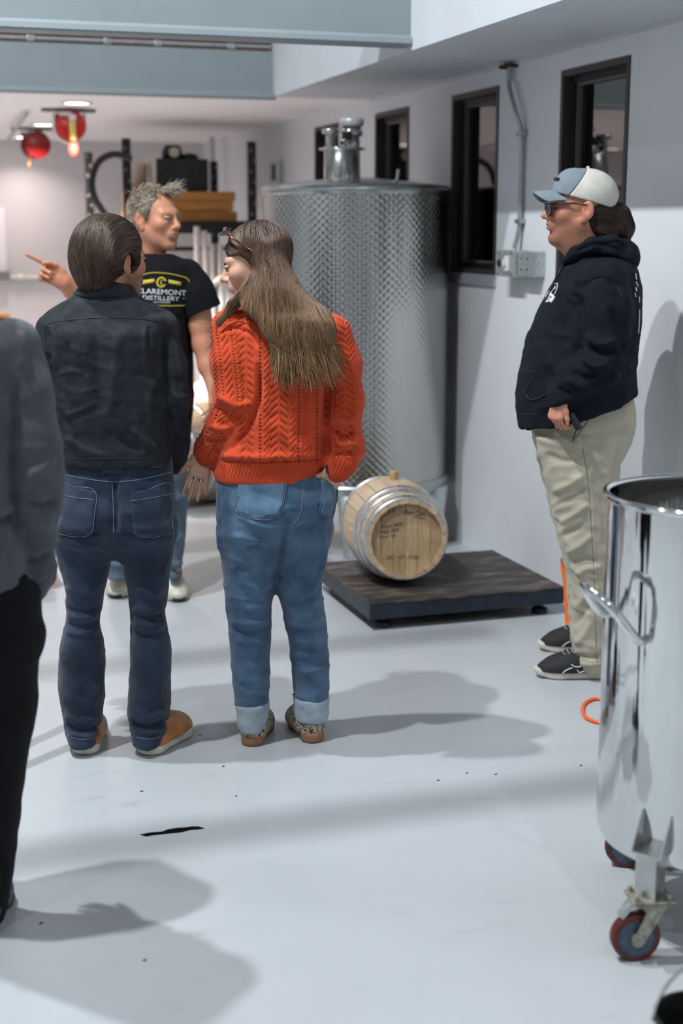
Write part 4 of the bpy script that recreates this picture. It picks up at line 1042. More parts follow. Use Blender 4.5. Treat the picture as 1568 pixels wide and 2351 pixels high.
def hand_field(base, dirv, palm_n, thumb_side, curl=(.2, .25, .3, .35), spread=.12, scale=1.0, h=.0026, fore=None, thumb=(.7, .3), straight=None):
    """base = wrist point; dirv = towards the knuckles; palm_n = out of the back of the hand; thumb_side = +1/-1 along cross(dir, palm_n)"""
    d = np.array(dirv, float); d /= np.linalg.norm(d); n = np.array(palm_n, float); n -= d * (n @ d); n /= np.linalg.norm(n); s = np.cross(d, n) * thumb_side
    b = np.array(base, float); S = scale
    pts = [b]
    ext = .20 * S; lo = b - ext; hi = b + ext
    if fore is not None: lo = np.minimum(lo, np.array(fore)[:, :3].min(0) - .07); hi = np.maximum(hi, np.array(fore)[:, :3].max(0) + .07)
    f = Field(lo, hi, h); f.fing = []
    sq = (n[0], n[1], n[2], .55)
    f.cone(b, b + d * .02 * S, .028 * S, .032 * S, .01, sq=(n[0], n[1], n[2], .72))
    for o in (-.027, -.009, .009, .027): f.cone(b + d * .02 * S + s * o * .6 * S, b + d * .082 * S + s * o * S, .019 * S, .0145 * S, .012, sq=(n[0], n[1], n[2], .75))
    lens = [(.044, .026, .021), (.048, .030, .022), (.045, .028, .022), (.035, .021, .019)]; offs = (.029, .010, -.010, -.028)
    for i in range(4):
        p = b + d * (.088 - abs(offs[i]) * .25 + (0 if i < 3 else -.006)) * S + s * offs[i] * S; a = 0.0; sp = offs[i] / .028 * spread
        c = curl[i]; r = .0088 * S if i < 3 else .0075 * S
        f.cone(p, p, r * 1.12, r * 1.12, .010)
        for j, ln in enumerate(lens[i]):
            a += c * (1.0, 1.15, .8)[j]
            v = (d * math.cos(sp) + s * math.sin(sp)) * math.cos(a) - n * math.sin(a); q = p + v * ln * S
            if j == 0: f.fing.append((p * .6 + q * .4, v))
            f.cone(p, q, r * (1, .95, .88)[j], r * (.95, .88, .78)[j], .005); p = q
    p = b + d * .022 * S + s * .026 * S; v = d * math.cos(thumb[0]) + s * math.sin(thumb[0]) - n * .25; v /= np.linalg.norm(v)
    f.cone(b + d * .015 * S + s * .01 * S, p, .016 * S, .015 * S, .012); q = p + v * .038 * S; f.cone(p, q, .0135 * S, .0105 * S, .012)
    v2 = d * math.cos(thumb[0] - thumb[1]) + s * math.sin(thumb[0] - thumb[1]) - n * .3; v2 /= np.linalg.norm(v2); q2 = q + v2 * .030 * S; f.cone(q, q2, .0105 * S, .0095 * S, .006)
    v3 = d * math.cos(thumb[0] - 1.6 * thumb[1]) + s * math.sin(thumb[0] - 1.6 * thumb[1]) - n * .35; v3 /= np.linalg.norm(v3); f.cone(q2, q2 + v3 * .022 * S, .0095 * S, .0075 * S, .005)
    if fore is not None: f.chain([tuple(q) for q in fore], .02)
    return f
def shoe_meshes(L=.29, wd=.10, high=.085, toe=.5, solez=.032, h=.004):
    """upper and sole fields in shoe frame: heel at origin, toe towards +y"""
    hw = wd / 2
    fs = Field((-.09, -.04, -.01), (.09, L + .03, .16), h)
    f2 = Field((-.09, -.04, -.02), (.09, L + .03, .09), h)
    # sole: planar hull thickened
    sl, g = f2.sub(f2.lo, f2.lo + f2.h * f2.n)
    def hull(g, gr):
        d = np.full(np.broadcast(g[0], g[1]).shape, 9., np.float32)
        P = [(0.0, hw * .80, hw * .80), (.004, L * .42, hw * .74), (.006, L * .68, hw * 1.0), (.0, L - hw * .62, hw * .62)]
        for (x0, y0, r0), (x1, y1, r1) in zip(P, P[1:]):
            bx_, by_ = x1 - x0, y1 - y0; t = np.clip(((g[0] - x0) * bx_ + (g[1] - y0) * by_) / (bx_ ** 2 + by_ ** 2), 0, 1)
            dd = np.sqrt((g[0] - x0 - t * bx_) ** 2 + (g[1] - y0 - t * by_) ** 2) - (r0 + t * (r1 - r0)) - gr; k = .02; hh = np.maximum(k - np.abs(d - dd), 0) / k; d = np.minimum(d, dd) - hh * hh * k * .25
        return d
    d = hull(g, .004); spring = .016 * np.clip((g[1] - L * .72) / (L * .28), 0, 1) ** 2
    zc = np.maximum(spring - g[2], g[2] - (solez + spring * .6 + .006 * np.clip(1 - g[1] / (L * .4), 0, 1))); k = .012; hh = np.maximum(k - np.abs(d - zc), 0) / k
    f2.F = (np.maximum(d, zc) + hh * hh * k * .25).astype(np.float32)
    fs.cone((0, .045, .05), (0, .06, high + .01), hw * .80, hw * .78, .02); fs.cone((0, .04, .04), (.003, L * .5, .045), hw * .82, hw * .86, .03)
    fs.cone((.003, L * .42, .044), (.004, L * .70, .034), hw * .86, hw * .92, .04, sq=(0, 0, 1, .80)); fs.cone((.004, L * .70, .034), (0, L - hw * .75, .027), hw * .92, hw * .68, .04, sq=(0, 0, 1, .72))
    fs.cone((0, .075, high - .014), (.003, L * .52, .048), .036, .034, .05); fs.cone((.003, L * .52, .046), (.003, L * .72, .036), .034, .030, .05)
    fs.cone((0, .050, high + .045), (0, .055, high + .012), .034, .030, .01, 's')
    fs.cutbelow(solez - .006)
    return fs.mesh(), f2.mesh()
SHOE_CACHE = {}
def put_shoe(fig, heel, az, parent, m_up, m_sole, col=None, label=None, **kw):
    """heel: figure-frame floor point; az: toe direction, 0 = away from camera, + = image right"""
    key = tuple(sorted(kw.items()))
    if key not in SHOE_CACHE: SHOE_CACHE[key] = shoe_meshes(**kw)
    (V, Q), (V2, Q2) = SHOE_CACHE[key]; c, s = math.cos(az), math.sin(az)
    def T(V): return fig.W(np.stack([heel[0] + V[:, 0] * c + V[:, 1] * s, heel[1] - V[:, 0] * s + V[:, 1] * c, V[:, 2] + heel[2]], 1))
    up = arr_put('shoe', T(V), Q, m_up, parent, True, None if col is None else col(V))
    if label: up['label'] = label
    arr_put('sole', T(V2), Q2, m_sole, up)
    return up, T, Surf(T(V), Q)
def laces(T, parent, m, L, ss, n=5):
    bm = bmesh.new()
    for k in range(n):
        y = L * .36 + k * L * .06; pts = []
        for x, dy in ((-.026, 0), (-.012, .006), (.0, .007), (.012, .004), (.028, 0)):
            h = ss.t.ray_cast(Vector(T(np.array([(x, y + dy, .3)]))[0]), Vector((0, 0, -1)))
            if h[0] is not None: pts.append(h[0] + Vector((0, 0, .0015)))
        if len(pts) > 2: tube(bm, pts, .0028, 6)
    o = bm_put('lace', bm, m, parent, True); o['kind'] = 'stuff'; return o
def eyes(fig, R, c, parent, iris=(.10, .07, .05), only=(-1, 1), sc=1.0):
    for s in only:
        p = c + R @ np.array([s * .0315, .0835, .001]) * sc; bm = bmesh.new(); bmesh.ops.create_uvsphere(bm, u_segments=20, v_segments=14, radius=.0125 * sc, matrix=Matrix.Translation(fig.W(p)))
        e = bm_put('eye', bm, M_eye, parent, True)
        g = R @ np.array([s * .04, 1, -.03]); g /= np.linalg.norm(g); q = fig.W(p + g * .0098 * sc); gw = Vector(g[0] * RV + g[1] * FH + g[2] * np.array([0, 0, 1]))
        bm = bmesh.new(); lathe(bm, [(.0068, -.001), (.0066, .0012), (0, .0032)], n=16, M=Matrix.Translation(q) @ gw.to_track_quat('Z', 'Y').to_matrix().to_4x4()); bm_put('iris', bm, mat('iris', iris, .15), e, True)
M_eye = mat('eye_white', (.27, .24, .22), .25); M_skinA = mat('skin', (1, 1, 1), .50, vcol=True, var=.05, vscale=60, bump=.12, bscale=350, bdist=.001)
M_hair = mat('hair', (1, 1, 1), .5, vcol=True, spec=.4)
# ------------------------------------------------------------------ people
def person(fig, label, px, py):
    p = fig.W(fig.L(px, py, 0)); o = thing('person', label, 'person', (p[0], p[1], 0)); return o
def floor_pt(fig, px, py):
    p = atz(px, py, 0); return np.array([(p - fig.O) @ RV, (p - fig.O) @ FH, 0.0])
def join(parts):
    V = []; Q = []; Cc = []; o = 0
    for v, q, c in parts: V.append(v); Q.append(q + o); Cc.append(c if len(np.shape(c)) == 2 else np.tile(c, (len(v), 1))); o += len(v)
    return np.concatenate(V), np.concatenate(Q), np.concatenate(Cc)
def garment(fig, f, m, name, parent, lines=(), rip=(), it=1, col=None, post=None):
    V, Q = f.mesh(); V = relax(V, Q, it)
    for r in rip: V = ripple(V, Q, *r)
    if lines: V = fold(fig, V, Q, lines); V = relax(V, Q, 1, .3)
    if post: V = post(V, Q)
    Wd = fig.W(V); o = arr_put(name, Wd, Q, m, parent, True, None if col is None else col(V, Wd)); return o, Surf(Wd, Q)
def core(fig, secs_list, sk):
    """coarse hidden trunk and limbs that keep the body one figure under the clothes"""
    parts = []
    for secs in secs_list:
        S = np.array(secs); f = Field((S[:, 1].min() - .02, S[:, 3].min() - .02, S[:, 0].min() - .02), (S[:, 2].max() + .02, S[:, 4].max() + .02, S[:, 0].max() + .02), .018)
        f.stack([(z, (a + b) / 2 - (b - a) * .40, (a + b) / 2 + (b - a) * .40, (c + d) / 2 - (d - c) * .40, (c + d) / 2 + (d - c) * .40) for z, a, b, c, d in secs], 0); V, Q = f.mesh(); parts.append((V, Q, np.array(sk)))
    return parts
def bounds(fig, x0, x1, y0, y1, d0, d1):
    a = np.array([fig.L(x, y, d) for x in (x0, x1) for y in (y0, y1) for d in (d0, d1)]); return a.min(0), a.max(0)
def head_part(fig, c, R, sc, skin, col_kw, hf):
    V, Q = hf.mesh(); C_ = face_color(V, skin, **col_kw); return (c + (V * sc) @ R.T, Q, C_)
def cloth(name, col, rough=.85, var=.12, vs_=25, sheen=.3, bump=.25, bs=900, col2=None, stretch=(1, 1, 1), vcol=False):
    return mat(name, col, rough, var=var, vscale=vs_, sheen=sheen, bump=bump, bscale=bs, bdist=.0008, col2=col2, stretch=stretch, spec=.2, vcol=vcol)
def denim(name, dark, light, sc=9):
    m = mat(name, light, .85, col2=dark, vscale=sc, detail=9, bump=.3, bscale=1100, bdist=.0008, spec=.15, sheen=.15); return m
def tone(n, base, hi, seed, p=2.0):
    r = np.random.RandomState(seed).rand(n)[:, None] ** p; return np.array(base) * (1 - r) + np.array(hi) * r
M_thread = mat('pale_stitch', (.16, .20, .24), .8); M_threadg = mat('grey_stitch', (.13, .17, .20), .8)

# ======================================================= man in the dark shirt, seen from behind
B = Fig(4.40); pB = person(B, 'man in a charcoal button shirt and dark jeans seen from behind', 262, 1720)
M_shirtB = cloth('charcoal_shirt', (.0205, .0245, .0300), .8, .25, 30, .0, .35)
lo, hi = bounds(B, 40, 470, 625, 1085, -.24, .26)
f = Field(lo, hi, .0055)
tor = B.sec([(1061, 138, 392, 0, .135), (1000, 130, 392, 0, .135), (930, 120, 388, 0, .14), (860, 110, 385, 0, .142), (800, 101, 388, 0, .145), (760, 97, 393, 0, .14), (738, 98, 397, 0, .118), (718, 112, 384, 0, .10), (697, 138, 348, 0, .085), (680, 168, 314, 0, .072), (662, 186, 306, .005, .068)])
f.stack(tor, .02, 2.4)
f.chain([B.p4(122, 766, 0, .052), B.p4(107, 840, 0, .047), B.p4(114, 925, -.02, .044), B.p4(122, 990, .06, .040), B.p4(130, 1050, .13, .036)], .03)
f.chain([B.p4(372, 766, 0, .054), B.p4(389, 840, 0, .050), B.p4(400, 915, -.01, .046), B.p4(399, 990, .06, .042), B.p4(394, 1058, .12, .038)], .03)
fl = [([(145, 955), (180, 944), (228, 922)], 4, .0035), ([(150, 966), (190, 956), (235, 938)], 5, -.002), ([(184, 902), (226, 890)], 4, .0025), ([(130, 860), (170, 852), (190, 860)], 5, .003),
      ([(106, 748), (108, 800), (114, 880), (124, 960)], 6, -.010), ([(383, 752), (380, 820), (384, 900), (390, 1000)], 6, -.012), ([(333, 748), (331, 800), (334, 850)], 5, .005), ([(343, 748), (342, 800)], 4, -.004), ([(150, 748), (155, 790)], 6, .004),
      ([(300, 980), (330, 1010), (370, 1035)], 8, .006), ([(245, 985), (290, 1020), (330, 1040)], 9, -.005), ([(150, 1000), (200, 1035), (260, 1045)], 10, .005), ([(215, 750), (222, 850), (230, 950)], 16, -.007), ([(270, 760), (262, 860), (250, 960)], 14, .006), ([(355, 860), (340, 930), (350, 1000)], 10, .006),
      ([(85, 770), (88, 820)], 5, .004), ([(400, 780), (415, 850), (425, 900)], 6, .006), ([(395, 900), (412, 915), (432, 905)], 5, .006), ([(392, 930), (415, 945), (432, 930)], 5, -.005), ([(400, 985), (415, 1000), (430, 985)], 6, .006)]
shirtB, sB = garment(B, f, M_shirtB, 'shirt', pB, fl, [(.0030, 6, 3, 3), (.0045, (3.2, 3.2, 4.5), 14, -2), (.0016, (9, 9, 30), 13, 3)])
seam(sB, [(104, 745), (150, 736), (214, 730), (280, 730), (337, 734), (393, 746)], .0013, M_black, 'yoke_seam', shirtB, .0005)
seam(sB, [(134, 1052), (200, 1053), (270, 1053), (340, 1054), (388, 1052)], .0011, M_black, 'hem_stitch', shirtB, .0004)
seam(sB, [(103, 744), (107, 800), (112, 860)], .0010, M_black, 'armhole_seam', shirtB, .0004); seam(sB, [(396, 746), (386, 800), (384, 880)], .0010, M_black, 'armhole_seam', shirtB, .0004)
lo, hi = bounds(B, 150, 330, 630, 700, -.14, .14); f = Field(lo, hi, .0035)
f.stack(B.sec([(682, 166, 316, 0, .086), (668, 171, 312, 0, .086), (655, 186, 308, .005, .080), (641, 199, 304, .012, .072)]), 0, 2.2)
f.stack(B.sec([(676, 182, 300, .01, .078), (655, 192, 302, .012, .074), (630, 203, 300, .016, .066)]), .006, 2.2, 's')
a_, b_ = B.L(172, 675), B.L(309, 667); sl_ = (b_[2] - a_[2]) / (b_[0] - a_[0]); f.cutbelow(a_[2] - sl_ * a_[0], (sl_, .25))
garment(B, f, M_shirtB, 'collar', shirtB, (), [(.0008, 12, 4, 2)])
# jeans
M_jeanB = denim('dark_denim', (.008, .014, .030), (.020, .036, .070), 7)
lo, hi = bounds(B, 100, 430, 1040, 1725, -.22, .22); f = Field(lo, hi, .0058)
hipB = B.sec([(1045, 142, 392, 0, .115), (1080, 139, 396, 0, .122), (1110, 137, 398, 0, .13), (1160, 131, 400, -.01, .142), (1205, 129, 400, -.01, .142), (1235, 133, 396, 0, .122), (1275, 165, 365, 0, .07)])
legBl = B.sec([(1200, 129, 264, -.005, .12), (1240, 130, 257, 0, .11), (1300, 141, 250, 0, .097), (1360, 153, 238, 0, .086), (1400, 155, 229, -.005, .078), (1430, 152, 226, -.005, .077), (1470, 141, 235, 0, .085), (1520, 136, 241, .01, .09), (1580, 137, 239, .01, .088), (1630, 144, 235, .015, .085), (1655, 150, 234, .01, .088), (1680, 155, 228, .0, .094), (1702, 159, 227, -.002, .097)])
legBr = B.sec([(1200, 266, 400, -.005, .12), (1240, 275, 398, 0, .11), (1300, 286, 392, 0, .097), (1360, 296, 384, 0, .086), (1400, 301, 377, -.005, .078), (1430, 303, 381, -.005, .077), (1470, 301, 388, 0, .085), (1520, 300, 391, .01, .09), (1580, 298, 390, .01, .088), (1640, 294, 387, .015, .085), (1665, 300, 388, .01, .088), (1682, 304, 382, .0, .096), (1702, 308, 375, -.002, .099)])
f.stack(hipB, 0, 2.3); f.stack(legBl, .035, 2.2); f.stack(legBr, .035, 2.2)
fl = [([(262, 1090), (264, 1150), (266, 1228)], 9, -.012), ([(135, 1222), (180, 1232), (240, 1222)], 6, -.007), ([(280, 1222), (340, 1236), (396, 1222)], 6, -.007), ([(130, 1240), (180, 1255), (235, 1250)], 7, .005), ([(150, 1395), (190, 1405), (228, 1395)], 6, -.006), ([(152, 1412), (190, 1420), (226, 1410)], 5, .005), ([(150, 1432), (190, 1437), (226, 1428)], 5, -.006), ([(148, 1448), (185, 1455), (232, 1446)], 6, .005),
      ([(300, 1395), (340, 1402), (380, 1390)], 6, .005), ([(302, 1412), (345, 1418), (382, 1408)], 5, -.006), ([(303, 1432), (345, 1438), (384, 1428)], 6, .006), ([(303, 1452), (345, 1460), (388, 1450)], 6, -.005), ([(150, 1345), (190, 1360), (235, 1345)], 8, .004), ([(305, 1345), (345, 1365), (380, 1352)], 8, .004),
      ([(148, 1640), (190, 1655), (234, 1645)], 6, .007), ([(152, 1662), (190, 1678), (232, 1666)], 6, -.008), ([(156, 1684), (195, 1692), (228, 1682)], 5, .006), ([(296, 1640), (335, 1650), (386, 1632)], 6, .007), ([(300, 1660), (340, 1668), (388, 1652)], 6, -.008), ([(305, 1680), (345, 1686), (385, 1672)], 6, .007), ([(150, 1590), (190, 1615), (230, 1600)], 9, .004), ([(200, 1610), (225, 1570)], 6, .004), ([(305, 1600), (350, 1615)], 8, .004)]
jeansB, jB = garment(B, f, M_jeanB, 'jeans', pB, fl, [(.0022, 9, 8, 3), (.0040, (3.5, 3.5, 7), 15, -2)])
M_jpB = denim('dark_denim_pocket', (.010, .018, .036), (.024, .042, .080), 12)
for poly in ([(146, 1104), (175, 1117), (219, 1128), (217, 1190), (212, 1218), (192, 1233), (140, 1226), (137, 1200), (139, 1150)], [(298, 1130), (340, 1124), (388, 1108), (394, 1150), (394, 1200), (390, 1226), (328, 1233), (307, 1218), (302, 1180)]):
    pk = patch(jB, poly, M_jpB, 'back_pocket', jeansB, .0035); seam(jB, poly[1:-1], .0011, M_thread, 'pocket_stitch', pk, .004)
for pts in ([(146, 1138), (180, 1143), (217, 1149)], [(300, 1151), (350, 1143), (394, 1133)]): seam(jB, pts, .0010, M_thread, 'pocket_band_stitch', jeansB, .0045)
seam(jB, [(140, 1089), (190, 1098), (255, 1106), (320, 1101), (394, 1084)], .0014, M_thread, 'yoke_seam', jeansB); seam(jB, [(257, 1106), (260, 1160), (261, 1222)], .0016, M_thread, 'seat_seam', jeansB)
patch(jB, [(234, 1058), (283, 1058), (279, 1089), (236, 1087)], M_jeanB, 'belt_loop', jeansB, .006); patch(jB, [(340, 1052), (378, 1050), (376, 1074), (342, 1076)], mat('leather_patch', (.035, .016, .010), .6), 'leather_patch', jeansB, .004)
for pts in ([(163, 1693), (190, 1698), (224, 1692)], [(312, 1692), (345, 1697), (372, 1690)]): seam(jB, pts, .0014, M_threadg, 'hem_stitch', jeansB)
M_tan_ = mat('tan_leather', (.42, .15, .045), .42, var=.2, vscale=18); M_cream = mat('cream_rubber', (.62, .56, .47), .6, var=.1, vscale=30)
for hx, hy, az in ((196, 1737, -.14), (335, 1738, .34)):
    up, T, ss = put_shoe(B, floor_pt(B, hx, hy) + np.array([0, .012, 0]), az, pB, M_tan_, M_cream, L=.285, wd=.105, high=.08, solez=.036)
    bm = bmesh.new(); tube(bm, T(np.array([(-.045, .12, .052), (-.03, .125, .082), (.0, .128, .095), (.03, .125, .082), (.046, .12, .052)])), .0014, 5); bm_put('seam', bm, M_black, up)
# head and hair
cB = B.L(257, 597, .01); RB = rot_head(math.radians(42), -.05); skB = (.50, .24, .15)
hfB = head_field(.0034, neckz=-.11, neck=.051)
parts = [head_part(B, cB, RB, 1.03, skB, dict(red=.3, stubble=.55), hfB)] + core(B, [tor, hipB, legBl, legBr], skB)
for w0, w1 in ((B.L(128, 1045, .125), B.L(140, 1085, .15)), (B.L(398, 1052, .115), B.L(392, 1090, .15))):
    hf_ = hand_field(w0, w1 - w0, (1 if w0[0] < -.5 else -1, -.2, 0), 1 if w0[0] < -.7 else -1, (.5, .5, .5, .5), .05, .95, .0045); v, q = hf_.mesh(); parts.append((v, q, np.array(skB)))
V, Q, C_ = join(parts); arr_put('body', B.W(V), Q, M_skinA, pB, True, C_)
def hair_volume_short():
    f = Field((-.13, -.17, -.17), (.13, .13, .16), .0042)
    f.ell((0, -.020, .036), (.088, .114, .098), 0); f.ell((0, -.070, -.018), (.076, .050, .062), .05); f.cone((0, -.060, -.04), (0, -.064, -.066), .052, .046, .03)
    for s in (-1, 1): f.ell((s * .070, -.012, .010), (.020, .045, .04), .03); f.cone((s * .074, .022, .0), (s * .072, .028, -.03), .012, .008, .02)
    for s in (-1, 1): f.ell((s * .090, -.004, -.014), (.026, .023, .034), .012, 's')
    f.plane((0, .86, -.51), .034)
    return f
hv = hair_volume_short(); Vh, Qh = hv.mesh(); Vh = ripple(Vh, Qh, .0025, (10, 3, 10), 5, 2)
rng = np.random.RandomState(7); ri = rng.choice(len(Vh), 4600); g_ = rng.normal(size=(4600, 1)) * .16
def flowB(P, k):
    d = np.stack([-.25 * np.sign(P[:, 0]) * 0 + .18 + 0 * P[:, 0], -1.0 + np.clip(-P[:, 1] - .05, 0, .06) * 14, -.25 - np.clip(-P[:, 1], 0, .1) * 13], 1); return d + np.stack([np.sin(P[:, 2] * 60 + P[:, 1] * 40) * .22, 0 * P[:, 0], 0 * P[:, 0]], 1) + g_ * np.array([1, .3, .3])
Ls = comb(hv, Vh[ri], flowB, 13, .0075, .0018); lines = [l[:max(3, int((l[:, 2] > -.088).sum()))] for l in Ls]
cols = tone(len(lines), (.016, .0095, .006), (.13, .078, .048), 3, 2.0)
SV, SF, SC = strand_mesh(lines, rng.uniform(.0004, .0012, len(lines)), cols)
V, Q, C_ = join([(Vh, Qh, np.array((.018, .011, .0075))), (SV, SF, SC)])
arr_put('hair', B.W(cB + (V * 1.03) @ RB.T), Q, M_hair, pB, True, C_)['label'] = 'brown slicked-back hair'

# ======================================================= woman in the orange sweater
D = Fig(4.47); pD = person(D, 'woman in an orange cable-knit sweater and cuffed jeans, looking left', 640, 1700)
M_knit = mat('orange_knit', (.54, .062, .018), .9, vcol=True, var=.10, vscale=40, bump=.5, bscale=700, bdist=.0015, sheen=.1, spec=.15)
M_knits = mat('orange_knit_seam', (.54, .062, .018), .9)
lo, hi = bounds(D, 435, 845, 670, 1118, -.26, .24); f = Field(lo, hi, .0031)
torD = D.sec([(1100, 494, 740, 0, .142), (1080, 489, 745, 0, .146), (1062, 498, 752, 0, .148), (1040, 500, 757, 0, .155), (1000, 505, 757, 0, .152), (930, 518, 758, 0, .148), (860, 522, 765, 0, .145), (800, 516, 775, 0, .138), (755, 508, 782, 0, .128), (728, 520, 768, 0, .105), (705, 548, 728, 0, .085), (685, 572, 690, 0, .075)])
f.stack(torD, 0, 2.3)
armL = [D.p4(530, 752, -.03, .060), D.p4(536, 830, -.05, .066), D.p4(543, 915, -.06, .067), D.p4(515, 985, -.035, .058), D.p4(484, 1030, .0, .047), D.p4(474, 1046, .01, .040)]
armR = [D.p4(765, 765, 0, .058), D.p4(784, 835, 0, .060), D.p4(793, 920, -.02, .056), D.p4(786, 985, -.05, .055), D.p4(796, 1030, -.07, .050), D.p4(783, 1062, -.085, .042), D.p4(774, 1082, -.09, .036)]
f.chain(armL, .028); f.chain(armR, .028)
e1, e2 = D.L(455, 1040, 0), D.L(500, 1075, 0)
def arm_dist(V, ch):
    d = np.full(len(V), 9.)
    for p, q in zip(ch, ch[1:]):
        a, b = np.array(p[:3]), np.array(q[:3]); ab = b - a; t = np.clip(((V - a) @ ab) / (ab @ ab), 0, 1); d = np.minimum(d, np.linalg.norm(V - a - t[:, None] * ab, axis=1) - (p[3] + t * (q[3] - p[3])))
    return d
KN = {}
def knit(V, Q):
    Nn = vnormals(V, Q); px = proj(D.W(V)); x, y = px.T
    la = arm_dist(V, armL); ra = arm_dist(V, armR); S = torD; S = np.array(sorted(S)); xl = np.interp(V[:, 2], S[:, 0], S[:, 1]); xr = np.interp(V[:, 2], S[:, 0], S[:, 2])
    back = V[:, 1] < .08
    cxl = np.interp(y, [740, 830, 915, 985, 1046], [528, 540, 548, 517, 478]); cxr = np.interp(y, [760, 835, 920, 985, 1030, 1080], [772, 786, 793, 787, 797, 776])
    isL = (la < .012) & (x < cxl + 46) & (V[:, 1] < .06); isR = (ra < .012) & (x > 752) & ~isL; isT = ~isL & ~isR
    H = np.zeros(len(V)); hole = np.zeros(len(V))
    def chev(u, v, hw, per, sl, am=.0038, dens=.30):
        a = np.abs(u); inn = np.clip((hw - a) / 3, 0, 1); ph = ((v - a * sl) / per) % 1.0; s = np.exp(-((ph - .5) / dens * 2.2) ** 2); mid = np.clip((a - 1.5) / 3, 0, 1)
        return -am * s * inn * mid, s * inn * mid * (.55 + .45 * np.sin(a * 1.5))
    def ladder(u, v, w_, per, am=.0035):
        s = np.exp(-(u / w_) ** 2) * np.clip(np.sin(v / per * 6.283) * 1.5, 0, 1); return -am * s + .0014 * np.exp(-((np.abs(u) - 5) / 2.5) ** 2), s
    def rope(u, v, hw, per, am=.0032):
        inn = np.clip((hw - np.abs(u)) / 2, 0, 1); return am * inn * (.4 + .6 * np.sin((v + u * 1.3) / per * 6.283)), 0 * u
    def addp(mask, r, kh=1.0):
        nonlocal H, hole
        H = H + np.where(mask, r[0], 0); hole = np.maximum(hole, np.where(mask, r[1] * kh, 0))
    sway = 4 * np.sin(y / 90)
    for cx in (642, 762): addp(isT, chev(x - cx - sway * .4, y, 22 if cx < 700 else 16, 17, .85))
    for cx in (598, 686, 728): addp(isT, ladder(x - cx, y, 2.6, 8.5))
    for cx in (612, 673, 705): addp(isT, rope(x - cx, y, 7, 15))
    addp(isT & (x < 590), chev(x - 565, y, 18, 17, .85), .7)
    for u0, fn in ((-34, lambda u, v: ladder(u, v, 2.4, 8)), (-18, lambda u, v: rope(u, v, 9, 17)), (0, lambda u, v: ladder(u, v, 2.6, 7)), (9, lambda u, v: rope(u, v, 6, 11)), (28, lambda u, v: chev(u, v, 14, 15, .9)), (-46, lambda u, v: rope(u, v, 6, 10))): addp(isL, fn(x - cxl - u0, y), .8)
    for u0, fn in ((0, lambda u, v: chev(u, v, 22, 16, .7)), (-24, lambda u, v: ladder(u, v, 2.4, 8)), (26, lambda u, v: rope(u, v, 7, 12))): addp(isR, fn(x - cxr - u0, y), .7)
    # ribbing at the hem and cuffs
    ang = np.arctan2(V[:, 1], V[:, 0] - (xl + xr) / 2); hem = np.clip((y - 1060) / 3, 0, 1) * isT; H = H * (1 - hem) + hem * .0022 * np.sin(ang * 88) * np.clip((1098 - y) / 6, 0, 1); hole = hole * (1 - hem)
    def cuff(ch, mask, z0):
        nonlocal H, hole
        a, b = np.array(ch[-2][:3]), np.array(ch[-1][:3]); ax_ = (b - a) / np.linalg.norm(b - a); t = (V - b) @ ax_; e = np.array([ax_[2], 0, -ax_[0]]); e /= np.linalg.norm(e); g = np.cross(ax_, e)
        an = np.arctan2((V - b) @ g, (V - b) @ e); m_ = np.clip((t + z0) / .008, 0, 1) * mask; H = H * (1 - m_) + m_ * .002 * np.sin(an * 26); hole = hole * (1 - m_)
    cuff(armL, isL, .030); cuff(armR, isR, .045)
    KN['hole'] = hole; return V + Nn * H[:, None]
fl = [([(592, 830), (596, 900), (575, 970), (530, 1035)], 7, -.014), ([(757, 830), (752, 920), (750, 1010), (752, 1060)], 6, -.012), ([(500, 905), (540, 930), (580, 925)], 8, .007), ([(495, 930), (525, 955), (560, 960)], 8, -.007), ([(480, 975), (510, 985), (540, 975)], 7, .006), ([(470, 1010), (500, 1015), (520, 1005)], 6, -.006),
      ([(760, 960), (790, 975), (822, 955)], 7, .010), ([(757, 985), (790, 1003), (818, 990)], 6, -.012), ([(760, 1010), (790, 1022), (822, 1018)], 7, .009), ([(765, 1040), (790, 1043), (815, 1035)], 5, -.008), ([(690, 760), (700, 900), (700, 1020)], 14, -.006), ([(500, 1058), (600, 1062), (745, 1056)], 4, -.006), ([(500, 1045), (600, 1050), (745, 1044)], 9, .006), ([(505, 765), (540, 752), (575, 770), (596, 800)], 6, -.007), ([(620, 960), (660, 1010), (700, 1040)], 14, .006)]
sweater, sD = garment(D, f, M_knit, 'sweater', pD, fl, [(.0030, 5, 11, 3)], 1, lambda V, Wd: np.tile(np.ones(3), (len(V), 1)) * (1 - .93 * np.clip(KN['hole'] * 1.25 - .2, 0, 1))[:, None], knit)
sweater['label'] = 'burnt-orange cable-knit sweater with ribbed hem'
seam(sD, [(508, 760), (530, 742), (560, 738), (585, 760), (600, 800)], .0035, M_knits, 'shoulder_seam', sweater, 0)
